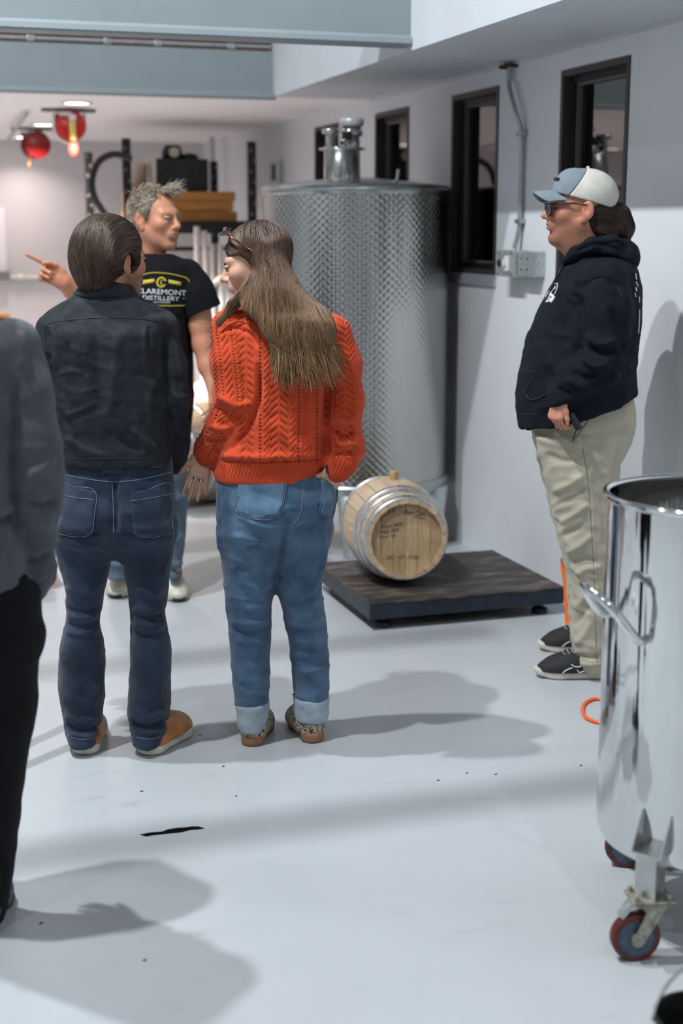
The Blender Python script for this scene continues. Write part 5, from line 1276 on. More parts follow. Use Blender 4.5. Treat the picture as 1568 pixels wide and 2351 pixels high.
# jeans
M_jeanD = denim('blue_denim', (.030, .065, .125), (.085, .155, .240), 8)
lo, hi = bounds(D, 480, 805, 1075, 1690, -.24, .24); f = Field(lo, hi, .0056)
hipD = D.sec([(1085, 497, 770, 0, .13), (1110, 496, 772, 0, .14), (1150, 498, 772, -.012, .155), (1190, 502, 765, -.012, .155), (1220, 504, 758, -.005, .142), (1250, 512, 748, 0, .120), (1300, 545, 715, 0, .07)])
legDl = D.sec([(1215, 504, 650, 0, .13), (1260, 509, 648, 0, .122), (1300, 513, 640, 0, .112), (1335, 515, 629, 0, .104), (1370, 520, 626, 0, .098), (1420, 524, 621, 0, .092), (1480, 527, 620, .005, .086), (1540, 533, 618, .01, .08), (1600, 539, 617, .015, .076), (1640, 545, 614, .02, .074), (1668, 549, 611, .02, .072)])
legDr = D.sec([(1215, 640, 758, .015, .13), (1260, 640, 750, .02, .122), (1300, 636, 743, .025, .112), (1335, 633, 739, .03, .104), (1370, 641, 739, .03, .098), (1420, 653, 748, .035, .092), (1480, 665, 753, .04, .086), (1540, 671, 755, .045, .08), (1595, 677, 754, .05, .076), (1646, 680, 753, .05, .074)])
f.stack(hipD, 0, 2.3); f.stack(legDl, .035, 2.2); f.stack(legDr, .035, 2.2)
fl = [([(660, 1190), (650, 1260), (633, 1340)], 8, -.012), ([(545, 1180), (590, 1205), (640, 1215)], 8, .006), ([(530, 1230), (590, 1240), (615, 1255)], 8, .007), ([(560, 1262), (600, 1250)], 6, -.005), ([(545, 1330), (590, 1350), (625, 1330)], 9, .007), ([(560, 1400), (595, 1392), (622, 1375)], 6, .006), ([(530, 1425), (570, 1433), (620, 1420)], 6, .005), ([(530, 1445), (575, 1452), (620, 1442)], 5, -.006), ([(535, 1470), (580, 1475), (620, 1465)], 6, .004), ([(660, 1395), (700, 1385), (745, 1370)], 7, .006), ([(660, 1420), (700, 1430), (748, 1412)], 6, .006), ([(665, 1442), (705, 1450), (750, 1438)], 5, -.006), ([(668, 1465), (710, 1475), (752, 1460)], 6, .005), ([(672, 1500), (710, 1508), (752, 1498)], 7, .004), ([(690, 1545), (720, 1540), (748, 1532)], 5, .004), ([(740, 1210), (745, 1260), (735, 1320), (705, 1370)], 7, .006), ([(500, 1140), (505, 1300), (525, 1450)], 5, .004), ([(545, 1560), (580, 1568), (615, 1555)], 7, .004), ([(590, 1290), (560, 1310), (545, 1300)], 7, -.005)]
jeansD, jD = garment(D, f, M_jeanD, 'jeans', pD, fl, [(.0018, 8, 21, 3), (.0040, (3.5, 3.5, 7), 22, -2)])
M_jpD = denim('blue_denim_pocket', (.045, .095, .165), (.105, .185, .275), 14)
for poly in ([(550, 1106), (658, 1107), (652, 1150), (640, 1184), (587, 1194), (544, 1172), (547, 1140)], [(734, 1093), (771, 1092), (772, 1140), (764, 1172), (756, 1190), (732, 1178), (736, 1150), (738, 1130)]):
    pk = patch(jD, poly, M_jpD, 'back_pocket', jeansD, .004)
    for off in (1.0, .93):
        c = np.mean(poly, 0); seam(jD, [tuple(c + (np.array(p) - c) * off) for p in poly[1:] ], .0012, M_threadg if off == 1 else M_jeanD, 'pocket_stitch', pk, .0045)
seam(jD, [(697, 1106), (694, 1150), (688, 1185), (672, 1205)], .0018, M_threadg, 'seat_seam', jeansD); seam(jD, [(507, 1104), (511, 1200), (520, 1330), (531, 1450)], .0016, M_threadg, 'side_seam', jeansD)
# turned-up pale cuffs
M_cuff = denim('pale_denim_inside', (.25, .31, .36), (.36, .43, .48), 16)
for rows, yc in (([(1604, 541, 618), (1612, 539, 619), (1640, 543, 616), (1664, 546, 613), (1671, 549, 611)], .018), ([(1592, 672, 756), (1600, 673, 757), (1625, 676, 756), (1647, 678, 755)], .05)):
    secs = D.sec([(y, a, b, yc, .083) for y, a, b in rows]); lo = np.array([min(s[1] for s in secs) - .02, yc - .11, min(s[0] for s in secs) - .02]); hi = np.array([max(s[2] for s in secs) + .02, yc + .11, max(s[0] for s in secs) + .02])
    f = Field(lo, hi, .004); f.stack(secs, 0, 2.2); cu, cs = garment(D, f, M_cuff, 'cuff', jeansD, (), [(.0022, 12, 31, 2)])
    a, b, _ = rows[0]; yy = rows[0][0] + 5; seam(cs, [(rows[0][1] + 2, yy - 3), ((rows[0][1] + rows[0][2]) / 2, yy + 3), (rows[0][2] - 2, yy - 3)], .004, M_jeanD, 'cuff_edge', cu, .001)
def leopard(V):
    c = np.tile(np.array((.42, .33, .24)), (len(V), 1)); n = snoise(V, 34, 5, 2); m_ = np.abs(n) < .16; m2 = n > .62; c[m_ | m2] = (.035, .026, .022)
    c[V[:, 1] > .15] = (.03, .026, .024); c[(V[:, 2] > .078) & (V[:, 1] < .05)] = (.75, .73, .70); return c
M_leo = mat('leopard_upper', (1, 1, 1), .6, vcol=True); M_gum = mat('gum_rubber', (.26, .13, .065), .6, var=.15, vscale=30)
for hx, hy, az in ((578, 1718, .04), (724, 1710, -.32)):
    put_shoe(D, floor_pt(D, hx, hy) + np.array([0, .012, 0]), az, pD, M_leo, M_gum, leopard, 'leopard-print sneaker', L=.25, wd=.088, high=.072, solez=.030, h=.003)
# head
cD = D.L(590, 606, .0); RD = rot_head(math.radians(-84), -.20, .0); skD = (.64, .365, .255)
hfD = head_field(.0030, narrow=.94, nose=1.04, chin=.99, neck=.046)
parts = [head_part(D, cD, RD, .985, skD, dict(red=.28, lips=(.40, .15, .13)), hfD)] + core(D, [torD, hipD, legDl, legDr], skD)
wL = D.L(468, 1040, .01); hd = hand_field(wL, D.L(458, 1085, -.01) - wL, (.15, -1, .0), 1, (.16, .12, .12, .14), .20, .84, .0023, thumb=(.62, .12)); rings = [hd.fing[1], hd.fing[2]]; v, q = hd.mesh(); parts.append((v, q, np.array(skD) * .92))
wR = D.L(774, 1074, -.085); hd = hand_field(wR, D.L(752, 1120, -.055) - wR, (.5, -.8, 0), 1, (.2, .2, .2, .2), .05, .9, .004); v, q = hd.mesh(); parts.append((v, q, np.array(skD)))
V, Q, C_ = join(parts); bodyD = arr_put('body', D.W(V), Q, M_skinA, pD, True, C_)
eyes(D, RD, cD, pD, sc=.985)
def H2F(c, R, sc, P): return c + (np.asarray(P, float) * sc) @ R.T
bm = bmesh.new()
for s in (-1, 1): tube(bm, D.W(H2F(cD, RD, .985, [(s * .013, .0985, .0165), (s * .028, .0965, .0215), (s * .044, .083, .0175)])), [.0022, .0026, .0012], 6)
bm_put('eyebrow', bm, mat('brow', (.05, .03, .022), .8), pD, True)
bm = bmesh.new()
for s in (-1, 1): tube(bm, D.W(H2F(cD, RD, .985, [(s * .019, .096, .0035), (s * .031, .0985, .0080), (s * .045, .087, .0025)])), [.0012, .0020, .0014], 6)
bm_put('eyelid', bm, mat('lid', (.16, .08, .06), .7), pD, True)
for rp, rv in rings:
    bm = bmesh.new(); rw = Vector(rv[0] * RV + rv[1] * FH + rv[2] * np.array([0, 0, 1])); lathe(bm, [(.0070, -.003), (.0092, -.003), (.0092, .003), (.0070, .003)], n=20, M=Matrix.Translation(D.W(rp)) @ rw.to_track_quat('Z', 'Y').to_matrix().to_4x4()); bm_put('ring', bm, M_ss, pD, True)
bm = bmesh.new(); tube(bm, [tuple(D.W(D.L(752, y, -.11))) for y in (1068, 1078, 1088)], .006, 8); bm_put('watch_strap', bm, M_black, pD, True)
# scalp hair in head frame, long hair in figure frame
lo, hi = bounds(D, 470, 800, 500, 830, -.26, .16); f = Field(lo, hi, .0048)
def hell(c, r, k, op='u'): f.ell(H2F(cD, RD, .985, c), r, k, op, R=RD)
hell((0, -.016, .040), (.082, .104, .090), 0)
f.stack(D.sec([(800, 660, 728, -.155, .016), (785, 622, 758, -.158, .022), (760, 604, 768, -.156, .028), (735, 592, 762, -.148, .036), (710, 556, 752, -.118, .050), (690, 556, 722, -.100, .065), (660, 570, 692, -.085, .072), (620, 582, 670, -.055, .075), (585, 584, 656, -.035, .070), (555, 586, 642, -.01, .07)]), .03, 2.0)
f.chain([D.p4(584, 640, -.08, .018), D.p4(567, 672, -.085, .016), D.p4(535, 700, -.075, .012), D.p4(508, 738, -.07, .008), D.p4(496, 775, -.07, .004)], .02)
f.ell(H2F(cD, RD, .985, (0, .105, -.050)), (.075, .100, .100), .012, 's', R=RD)
f.ell(H2F(cD, RD, .985, (-.062, .055, -.02)), (.045, .052, .060), .010, 's', R=RD)
Vh, Qh = f.mesh(); pxh = proj(D.W(Vh)); Vh = ripple(Vh, Qh, .003, (22, 22, 4), 9, 2)
rng = np.random.RandomState(12); n_ = 5200; ri = rng.choice(len(Vh), n_); roots = Vh[ri]; g_ = rng.normal(size=(n_, 3)) * np.array([.10, .06, .04]); wv = rng.uniform(0, 6.28, n_)
pr = proj(D.W(roots)); fz = D.L(600, 640, 0)[2]; zb = D.L(600, 760, 0)[2]; zt = D.L(600, 530, 0)[2]
def flowD(P, k):
    t = np.clip((fz - P[:, 2]) / .15, 0, 1); xc = D.L(625, 640)[0]
    hl_ = (P - cD) @ RD; fwd = np.clip((hl_[:, 1] - .02) / .05, 0, 1) * (hl_[:, 2] > -.02)
    d = np.stack([(P[:, 0] - xc) * 2.5 * t + .10 * (1 - t) + fwd * 1.3, -.25 + 0 * P[:, 0], -1.0 + 0 * P[:, 0] + fwd * .5], 1) + g_ + np.stack([.10 * np.sin(P[:, 2] * 55 + wv), .05 * np.cos(P[:, 2] * 47 + wv), 0 * wv], 1)
    lock = (P[:, 0] < D.L(552, 690)[0]) & (P[:, 2] < D.L(552, 665)[2]); d[lock] += np.array([-.55, .05, 0]); return d
Ls = comb(f, roots, flowD, 17, .0085, .0022, free=lambda P: np.clip((P[:, 2] - D.L(650, 800)[2]) / .05, 0, 1))
tz = np.clip((roots[:, 2] - D.L(650, 800)[2]) / (zt - D.L(650, 800)[2]), 0, 1)[:, None]; rr_ = rng.rand(n_, 1) ** 1.6
cols = (np.array((.040, .021, .013)) * (1 - rr_) + np.array((.150, .084, .052)) * rr_) * tz + (np.array((.100, .050, .022)) * (1 - rr_) + np.array((.46, .27, .13)) * rr_) * (1 - tz)
SV, SF, SC = strand_mesh(list(Ls), rng.uniform(.0005, .0014, n_), cols)
bt_ = np.clip((Vh[:, 2] - D.L(650, 800)[2]) / (zt - D.L(650, 800)[2]), 0, 1)[:, None]
V, Q, C_ = join([(Vh, Qh, np.array((.045, .025, .016)) * bt_ + np.array((.12, .064, .030)) * (1 - bt_)), (SV, SF, SC)])
hairD = arr_put('hair', D.W(V), Q, M_hair, pD, True, C_); hairD['label'] = 'long straight brown hair with blonde ends'
# sunglasses pushed up on the head
M_tort = mat('tortoise_frame', (.10, .022, .008), .12, var=.7, vscale=60, coat=.5)
sg = [H2F(cD, RD, .985, p) for p in ((-.086, -.015, .035), (-.088, .015, .062), (-.080, .048, .094), (-.058, .068, .114))]
bm = bmesh.new(); tube(bm, D.W(np.array(sg)), [.0022, .003, .0038, .004], 8); tube(bm, D.W(H2F(cD, RD, .985, [(-.058, .068, .114), (-.03, .074, .126), (0, .076, .128), (.03, .074, .126), (.058, .068, .114), (.080, .048, .094), (.088, .015, .062), (.086, -.015, .035)])), .0036, 8); sgo = bm_put('sunglasses', bm, M_tort, pD, True)
for s in (-1, 1):
    bm = bmesh.new(); P = [H2F(cD, RD, .985, (s * .032 + .026 * math.cos(a), .082 + .018 * math.sin(a), .118 - .010 * math.sin(a) - .006 * abs(math.cos(a)))) for a in np.linspace(0, 2 * PI, 20, endpoint=False)]
    A = [bm.verts.new(D.W(p)) for p in P]; bm.faces.new(A); r_ = bmesh.ops.extrude_face_region(bm, geom=bm.faces[:]); bmesh.ops.translate(bm, verts=[v for v in r_['geom'] if isinstance(v, bmesh.types.BMVert)], vec=FH * .002); bm_put('lens', bm, mat('amber_lens', (.09, .025, .01), .08), sgo)
# ======================================================= man in the cap, in profile
E = Fig(5.27); pE = person(E, 'man in a grey and white cap, navy hoodie and khaki trousers standing by the wall', 1345, 1540)
M_hood = cloth('navy_hoodie', (.0055, .0075, .0125), .9, .2, 20, .0, .3, 700)
lo, hi = bounds(E, 1165, 1490, 530, 1000, -.36, .34); f = Field(lo, hi, .0062)
torE = E.sec([(585, 1318, 1432, 0, .10), (600, 1304, 1448, 0, .15), (625, 1287, 1458, 0, .20), (660, 1268, 1464, 0, .235), (700, 1245, 1467, 0, .25), (760, 1217, 1465, 0, .262), (805, 1203, 1459, 0, .268), (850, 1195, 1452, 0, .268), (900, 1188, 1457, 0, .26), (940, 1187, 1452, 0, .25), (990, 1194, 1440, 0, .24)])
f.stack(torE, 0, 2.2)
f.chain([E.p4(1383, 650, -.19, .085), E.p4(1392, 720, -.235, .084), E.p4(1390, 790, -.255, .075), E.p4(1378, 833, -.26, .070), E.p4(1325, 872, -.255, .057), E.p4(1288, 908, -.25, .045)], .035)
f.chain([E.p4(1375, 650, .19, .085), E.p4(1375, 740, .245, .080), E.p4(1370, 830, .26, .068), E.p4(1315, 880, .25, .055), E.p4(1275, 915, .24, .045)], .035)
a_, b_ = E.L(1208, 977), E.L(1457, 903); sl_ = (b_[2] - a_[2]) / (b_[0] - a_[0])
F0 = f.F.copy(); f.cutbelow(a_[2] - sl_ * a_[0], (sl_, 0)); f.cone(E.L(1296, 900, -.252), E.L(1288, 908, -.25), .047, .045, 0)
fl = [([(1331, 670), (1330, 720), (1334, 775), (1320, 830)], 8, -.014), ([(1330, 668), (1350, 650), (1385, 640), (1415, 655), (1432, 690)], 5, -.006), ([(1345, 770), (1375, 790), (1420, 780)], 7, .010), ([(1350, 795), (1385, 812), (1430, 800)], 7, -.012), ([(1335, 820), (1365, 840), (1400, 835)], 8, .011), ([(1310, 850), (1345, 868), (1370, 862)], 7, -.010), ([(1300, 868), (1330, 885), (1355, 885)], 7, .008), ([(1275, 890), (1300, 902), (1318, 912)], 5, -.006), ([(1400, 700), (1425, 760), (1440, 830)], 10, -.010), ([(1440, 830), (1420, 860), (1380, 890)], 8, .008), ([(1300, 600), (1290, 660), (1275, 740)], 14, .007), ([(1320, 690), (1300, 740), (1300, 800)], 12, -.008), ([(1240, 780), (1260, 830), (1300, 860)], 14, .007), ([(1390, 600), (1420, 640), (1440, 700)], 12, .006), ([(1345, 610), (1320, 650), (1305, 700)], 10, .006), ([(1449, 846), (1420, 858), (1390, 870)], 6, -.008), ([(1230, 940), (1280, 925), (1340, 905)], 8, .006)]
hoodie, sE = garment(E, f, M_hood, 'hoodie', pE, fl, [(.0040, 5, 33, 3), (.0060, (3, 3, 4), 36, -2), (.0018, 15, 35, 2)])
lo, hi = bounds(E, 1270, 1490, 520, 640, -.22, .22); f = Field(lo, hi, .0055)
for s in (-1, 1):
    f.chain([E.p4(1299, 598, s * .050, .016), E.p4(1322, 580, s * .088, .020), E.p4(1360, 562, s * .104, .024), E.p4(1402, 562, s * .100, .030), E.p4(1430, 578, s * .06, .038), E.p4(1438, 586, 0, .038)], .03)
f.ell(E.L(1428, 588, 0), (.055, .115, .050), .03); f.ell(E.L(1440, 600, 0), (.036, .08, .036), .02)
garment(E, f, M_hood, 'hood', hoodie, [([(1320, 578), (1370, 560), (1420, 575)], 5, -.007), ([(1350, 590), (1400, 578), (1450, 600)], 6, .006), ([(1380, 562), (1420, 556), (1450, 575)], 4, -.006)], [(.003, 9, 34, 3)])
for pts in ([(1304, 596), (1291, 616), (1277, 646), (1264, 670), (1252, 694)],):
    seam(sE, pts, .0035, M_black, 'drawstring', hoodie, .004)
seam(sE, [(1194, 848), (1212, 850), (1231, 856)], .0016, M_black, 'pocket_seam', hoodie); seam(sE, [(1231, 858), (1217, 878), (1208, 897), (1211, 912), (1226, 917), (1256, 905)], .0028, M_black, 'pocket_opening', hoodie, .001)
seam(sE, [(1329, 672), (1348, 651), (1385, 641), (1412, 652), (1430, 685)], .0012, M_black, 'armhole_seam', hoodie)
seam(sE, [(1192, 950), (1230, 950), (1262, 938)], .0013, M_black, 'hem_seam', hoodie)
M_print = mat('white_print', (.72, .74, .76), .7); M_printd = mat('dark_print', (.02, .025, .035), .8)
k_ = lambda pts: [(1240 + x * .05102, 620 + y * .05102) for x, y in pts]
seam(sE, k_([(420, 940), (520, 790), (640, 650), (720, 600), (790, 600), (795, 700), (760, 850), (700, 1000), (630, 1140)]), .0016, M_print, 'emblem_ring', hoodie, .001)
seam(sE, k_([(500, 1010), (590, 900), (660, 770), (720, 680)]), .0022, M_print, 'emblem_tower', hoodie, .001); seam(sE, k_([(640, 850), (700, 810), (740, 700)]), .0022, M_print, 'emblem_flag', hoodie, .001)
patch(sE, k_([(385, 940), (690, 1200), (510, 1470), (400, 1400), (215, 1190)]), M_print, 'emblem_banner', hoodie, .0008, 5); patch(sE, k_([(230, 1260), (350, 1385), (420, 1400), (330, 1440), (240, 1440), (205, 1360)]), M_print, 'emblem_base', hoodie, .0008, 5)
print_text(sE, 'LAKP!', k_([(310, 1060), (560, 1190), (440, 1360), (250, 1220)]), M_printd, 'emblem_lettering', hoodie, .0022)
q_ = lambda pts: [(1420 + x * .0851, 600 + y * .0851) for x, y in pts]
for pts, r_ in (([(455, 330), (468, 430), (480, 520)], .0022), ([(475, 540), (485, 620), (520, 650)], .0022), ([(450, 700), (470, 760), (490, 840)], .0028), ([(430, 850), (450, 930), (465, 970)], .0022), ([(510, 640), (530, 690)], .002), ([(548, 950), (556, 1060), (550, 1130)], .0022), ([(560, 1300), (556, 1480), (550, 1650), (540, 1800), (525, 1950)], .0022)):
    seam(sE, q_(pts), r_, M_print, 'back_print', hoodie, .001)
# khaki trousers
M_khaki = cloth('khaki_twill', (.40, .37, .285), .85, .10, 14, .15, .2, 800)
lo, hi = bounds(E, 1180, 1480, 885, 1560, -.30, .32); f = Field(lo, hi, .006)
hipE = E.sec([(890, 1250, 1438, 0, .185), (908, 1240, 1449, 0, .198), (930, 1222, 1455, 0, .203), (975, 1214, 1456, 0, .205), (1010, 1230, 1440, 0, .20), (1045, 1244, 1420, 0, .175), (1090, 1275, 1395, 0, .10)])
legEn = E.sec([(1000, 1228, 1446, -.10, .105), (1060, 1243, 1423, -.10, .108), (1140, 1263, 1418, -.10, .104), (1230, 1284, 1410, -.10, .098), (1295, 1303, 1402, -.10, .092), (1345, 1312, 1397, -.10, .088), (1405, 1312, 1393, -.10, .085), (1460, 1313, 1391, -.10, .085), (1505, 1317, 1389, -.10, .085), (1536, 1330, 1387, -.10, .080)])
legEf = E.sec([(1000, 1225, 1440, .11, .105), (1060, 1236, 1415, .11, .108), (1140, 1256, 1405, .11, .104), (1230, 1280, 1395, .11, .098), (1295, 1297, 1388, .11, .092), (1345, 1303, 1384, .12, .088), (1405, 1306, 1380, .12, .085), (1450, 1308, 1378, .12, .085), (1480, 1314, 1376, .12, .08)])
f.stack(hipE, 0, 2.3); f.stack(legEn, .03, 2.2); f.stack(legEf, .03, 2.2)
fl = [([(1270, 985), (1300, 1010), (1335, 1030)], 9, .006), ([(1250, 1040), (1300, 1060), (1345, 1040)], 8, -.006), ([(1265, 1130), (1310, 1110), (1345, 1085)], 8, .007), ([(1275, 1160), (1315, 1145), (1350, 1120)], 7, -.006), ([(1285, 1200), (1320, 1180), (1352, 1155)], 7, .007), ([(1290, 1230), (1325, 1215), (1355, 1190)], 7, -.006), ([(1300, 1270), (1335, 1250), (1360, 1225)], 8, .008), ([(1305, 1292), (1340, 1285), (1375, 1290)], 7, -.008), ([(1320, 1320), (1350, 1305), (1390, 1300)], 7, .007), ([(1320, 1400), (1345, 1370), (1375, 1350)], 9, .007), ([(1318, 1440), (1345, 1400), (1365, 1380)], 8, -.007), ([(1318, 1480), (1340, 1460), (1360, 1420)], 8, .006), ([(1320, 1505), (1345, 1510), (1380, 1508)], 6, -.010), ([(1330, 1522), (1355, 1525), (1385, 1522)], 5, .007), ([(1440, 920), (1450, 960), (1430, 1020)], 12, .005), ([(1355, 1060), (1362, 1200), (1366, 1330)], 4, .003), ([(1375, 1110), (1390, 1200), (1392, 1260)], 10, -.006), ([(1418, 1010), (1412, 1060), (1405, 1100)], 7, -.006)]
trE, jE = garment(E, f, M_khaki, 'trousers', pE, fl, [(.0028, 7, 41, 3), (.0055, (3, 3, 6), 42, -2)]); trE['label'] = 'khaki trousers'
M_kst = mat('khaki_seam', (.20, .185, .14), .9)
seam(jE, [(1338, 1030), (1352, 1120), (1358, 1220), (1364, 1330), (1367, 1430), (1371, 1530)], .0016, M_kst, 'side_seam', trE); seam(jE, [(1372, 920), (1356, 955), (1334, 990), (1318, 1010)], .0022, M_kst, 'pocket_edge', trE, .001); seam(jE, [(1335, 1512), (1355, 1520), (1386, 1517)], .0013, M_kst, 'hem_stitch', trE)
M_bknit = mat('black_mesh_upper', (.010, .010, .012), .75, var=.2, vscale=90, bump=.4, bscale=500, bdist=.001); M_wsole = mat('pale_foam_sole', (.62, .56, .50), .55, var=.08, vscale=20); M_stripe = mat('white_overlay', (.70, .71, .72), .5)
for k, (hx, hy) in enumerate(((1394, 1553), (1392, 1492))):
    hp0 = floor_pt(E, hx, hy); up, T, ss = put_shoe(E, hp0, math.radians(-90), pE, M_bknit, M_wsole, L=.275, wd=.098, high=.078, solez=.034)
    laces(T, up, M_galv, .275, ss)
    for pts in (([(1292, 1545), (1301, 1538), (1315, 1533)], [(1311, 1525), (1321, 1531), (1334, 1530)], [(1325, 1538), (1331, 1544), (1345, 1538)], [(1348, 1540), (1356, 1546)]) if k == 0 else ([(1288, 1489), (1293, 1483), (1302, 1476), (1309, 1473)],)):
        seam(ss, pts, .0022, M_stripe, 'side_stripe', up, .0005, 2)
# head
cE = E.L(1330, 481, 0); RE = rot_head(math.radians(-91), .05); skE = (.54, .235, .145); scE = 1.08
hfE = head_field(.0032, jowl=.003, nose=1.05, neck=.064, cranium=1.0, ear=.006)
parts = [head_part(E, cE, RE, scE, skE, dict(red=.45, stubble=.42, lips=(.38, .14, .10)), hfE)] + core(E, [torE, hipE, legEn, legEf], skE)
wE = E.L(1284, 912, -.258); hd = hand_field(wE, E.L(1277, 948, -.262) - wE, (-.80, -.58, .1), -1, (.72, .74, .74, .72), .03, .86, .0027, thumb=(.55, .35)); v, q = hd.mesh(); parts.append((v, q, np.array(skE) * 1.05))
V, Q, C_ = join(parts); arr_put('body', E.W(V), Q, M_skinA, pE, True, C_)
pn = thing('black_phone', 'black phone held at the trouser pocket of the man in the cap', 'phone', tuple(E.W(E.L(1322, 975, -.27))))
bm = bmesh.new(); tube(bm, [tuple(E.W(E.L(1309, 950, -.283))), tuple(E.W(E.L(1330, 985, -.280)))], .013, 4); bm_put('phone_body', bm, M_black, pn)
bm = bmesh.new(); tube(bm, curve_pts([tuple(E.W(E.L(1326, 980, -.285))), tuple(E.W(E.L(1320, 995, -.285))), tuple(E.W(E.L(1314, 1014, -.283)))], 5), .0025, 6); bm_put('strap', bm, M_black, pn)
# hair and ponytail
lo, hi = bounds(E, 1290, 1480, 440, 590, -.16, .16); f = Field(lo, hi, .0045)
f.ell(H2F(cE, RE, scE, (0, -.055, -.005)), (.083, .060, .055), 0, R=RE)
f.chain([E.p4(1392, 488, 0, .050), E.p4(1418, 500, 0, .042), E.p4(1432, 525, 0, .032), E.p4(1431, 552, 0, .018)], .03); f.chain([E.p4(1360, 510, -.05, .034), E.p4(1390, 530, -.04, .04)], .03)
f.ell(H2F(cE, RE, scE, (-.09, .0, -.012)), (.03, .028, .04), .01, 's', R=RE)
Vh, Qh = f.mesh(); rng = np.random.RandomState(5); n_ = 1700; ri = rng.choice(len(Vh), n_); g_ = rng.normal(size=(n_, 3)) * np.array([.25, .2, .22]); wv = rng.uniform(0, 6, n_)
def flowE(P, k):
    t = np.clip((P[:, 0] - E.L(1405, 500)[0]) / .06, 0, 1); return np.stack([1.0 - 1.15 * t, 0 * t, -.15 - 1.0 * t], 1) + g_ + np.stack([.2 * np.sin(P[:, 2] * 70 + wv), 0 * wv, .25 * np.cos(P[:, 0] * 60 + wv)], 1)
Ls = comb(f, Vh[ri], flowE, 12, .008, .0015, free=lambda P: np.clip((P[:, 2] - E.L(1440, 562)[2]) / .03, .15, 1)); SV, SF, SC = strand_mesh(list(Ls), rng.uniform(.0006, .0017, n_), tone(n_, (.014, .008, .006), (.075, .038, .024), 9, 2))
V, Q, C_ = join([(Vh, Qh, np.array((.016, .009, .007))), (SV, SF, SC)]); arr_put('hair', E.W(V), Q, M_hair, pE, True, C_)['label'] = 'dark wavy hair tied back in a ponytail'
# cap
f = Field((-.12, -.16, -.05), (.12, .12, .16), .0035); f.ell((0, -.022, .046), (.092, .106, .090), 0); f.ell((0, .040, .060), (.070, .050, .070), .03)
f.plane((0, .218 * .977, -.977), -.0300); f.ell((0, -.128, .012), (.040, .03, .034), .006, 's'); F_all = f.F.copy()
f.plane((0, -.828, -.56), -.0645); Vfp, Qfp = f.mesh(); f.F = F_all; f.plane((0, .828, .56), .0640); Vbp, Qbp = f.mesh()
M_capb = cloth('grey_blue_canvas', (.19, .235, .275), .8, .06, 30, .2, .3, 900); M_capw = mat('cream_mesh', (.60, .585, .53), .8, var=.06, vscale=30, bump=.6, bscale=260, bdist=.002)
cap = arr_put('cap', E.W(H2F(cE, RE, scE, Vfp)), Qfp, M_capb, pE); cap['label'] = 'grey-blue and cream mesh-back cap'
arr_put('mesh_back', E.W(H2F(cE, RE, scE, Vbp)), Qbp, M_capw, cap)
bm = bmesh.new(); nu, nv = 21, 9; T_ = []
for dz in (0, -.0035):
    G = []
    for i in range(nu):
        u = -1 + 2 * i / (nu - 1); row = []
        for j in range(nv):
            v_ = j / (nv - 1); x = .078 * u * (1 - .12 * v_ * v_); yi = .042 + .048 * math.sqrt(max(0, 1 - (u * .98) ** 2)); yo = .098 + .062 * math.sqrt(max(0, 1 - (u * .97) ** 2)); y = yi + (yo - yi) * v_
            z = .058 - .030 * u * u + .004 * v_ - .012 * v_ * v_ + dz; row.append(bm.verts.new(E.W(H2F(cE, RE, scE, (x, y, z)))))
        G.append(row)
    T_.append(G)
for G, fl_ in ((T_[0], 0), (T_[1], 1)):
    for i in range(nu - 1):
        for j in range(nv - 1):
            q = (G[i][j], G[i + 1][j], G[i + 1][j + 1], G[i][j + 1]); bm.faces.new(q if fl_ == 0 else q[::-1])
rim_ = [(i, 0) for i in range(nu)] + [(nu - 1, j) for j in range(1, nv)] + [(i, nv - 1) for i in range(nu - 2, -1, -1)] + [(0, j) for j in range(nv - 2, 0, -1)]
for (a, b), (c, d) in zip(rim_, rim_[1:] + rim_[:1]): bm.faces.new((T_[0][a][b], T_[0][c][d], T_[1][c][d], T_[1][a][b]))
bmesh.ops.recalc_face_normals(bm, faces=bm.faces); bm_put('brim', bm, M_capb, cap, True)
bm = bmesh.new(); bmesh.ops.create_uvsphere(bm, u_segments=12, v_segments=8, radius=.007, matrix=Matrix.Translation(E.W(H2F(cE, RE, scE, (0, -.018, .137))))); bm_put('button', bm, M_capw, cap, True)
bm = bmesh.new(); tube(bm, E.W(H2F(cE, RE, scE, [(-.034, .080, .092), (-.015, .087, .096), (.015, .087, .096), (.034, .080, .092)])), .006, 8); bm_put('front_badge', bm, M_black, cap, True)
# dark glasses
bm = bmesh.new()
for s in (-1, 1): tube(bm, E.W(H2F(cE, RE, scE, [(s * .090, -.008, .014), (s * .084, .03, .017), (s * .072, .080, .015), (s * .058, .102, .010)])), [.003, .0034, .004, .004], 8)
tube(bm, E.W(H2F(cE, RE, scE, [(-.058, .103, .012), (-.03, .114, .014), (0, .116, .013), (.03, .114, .014), (.058, .103, .012)])), .0028, 8); gl = bm_put('glasses', bm, M_black, pE, True)
for s in (-1, 1):
    bm = bmesh.new(); A = [bm.verts.new(E.W(H2F(cE, RE, scE, (s * .034 + .026 * math.cos(a), .113 - .010 * (abs(s * .034 + .026 * math.cos(a)) / .06) ** 2, -.006 + .019 * math.sin(a))))) for a in np.linspace(0, 2 * PI, 20, endpoint=False)]; bm.faces.new(A); r_ = bmesh.ops.extrude_face_region(bm, geom=bm.faces[:])
    bmesh.ops.translate(bm, verts=[v for v in r_['geom'] if isinstance(v, bmesh.types.BMVert)], vec=-RV * .002); bm_put('lens', bm, mat('smoke_lens', (.012, .008, .007), .06), gl)

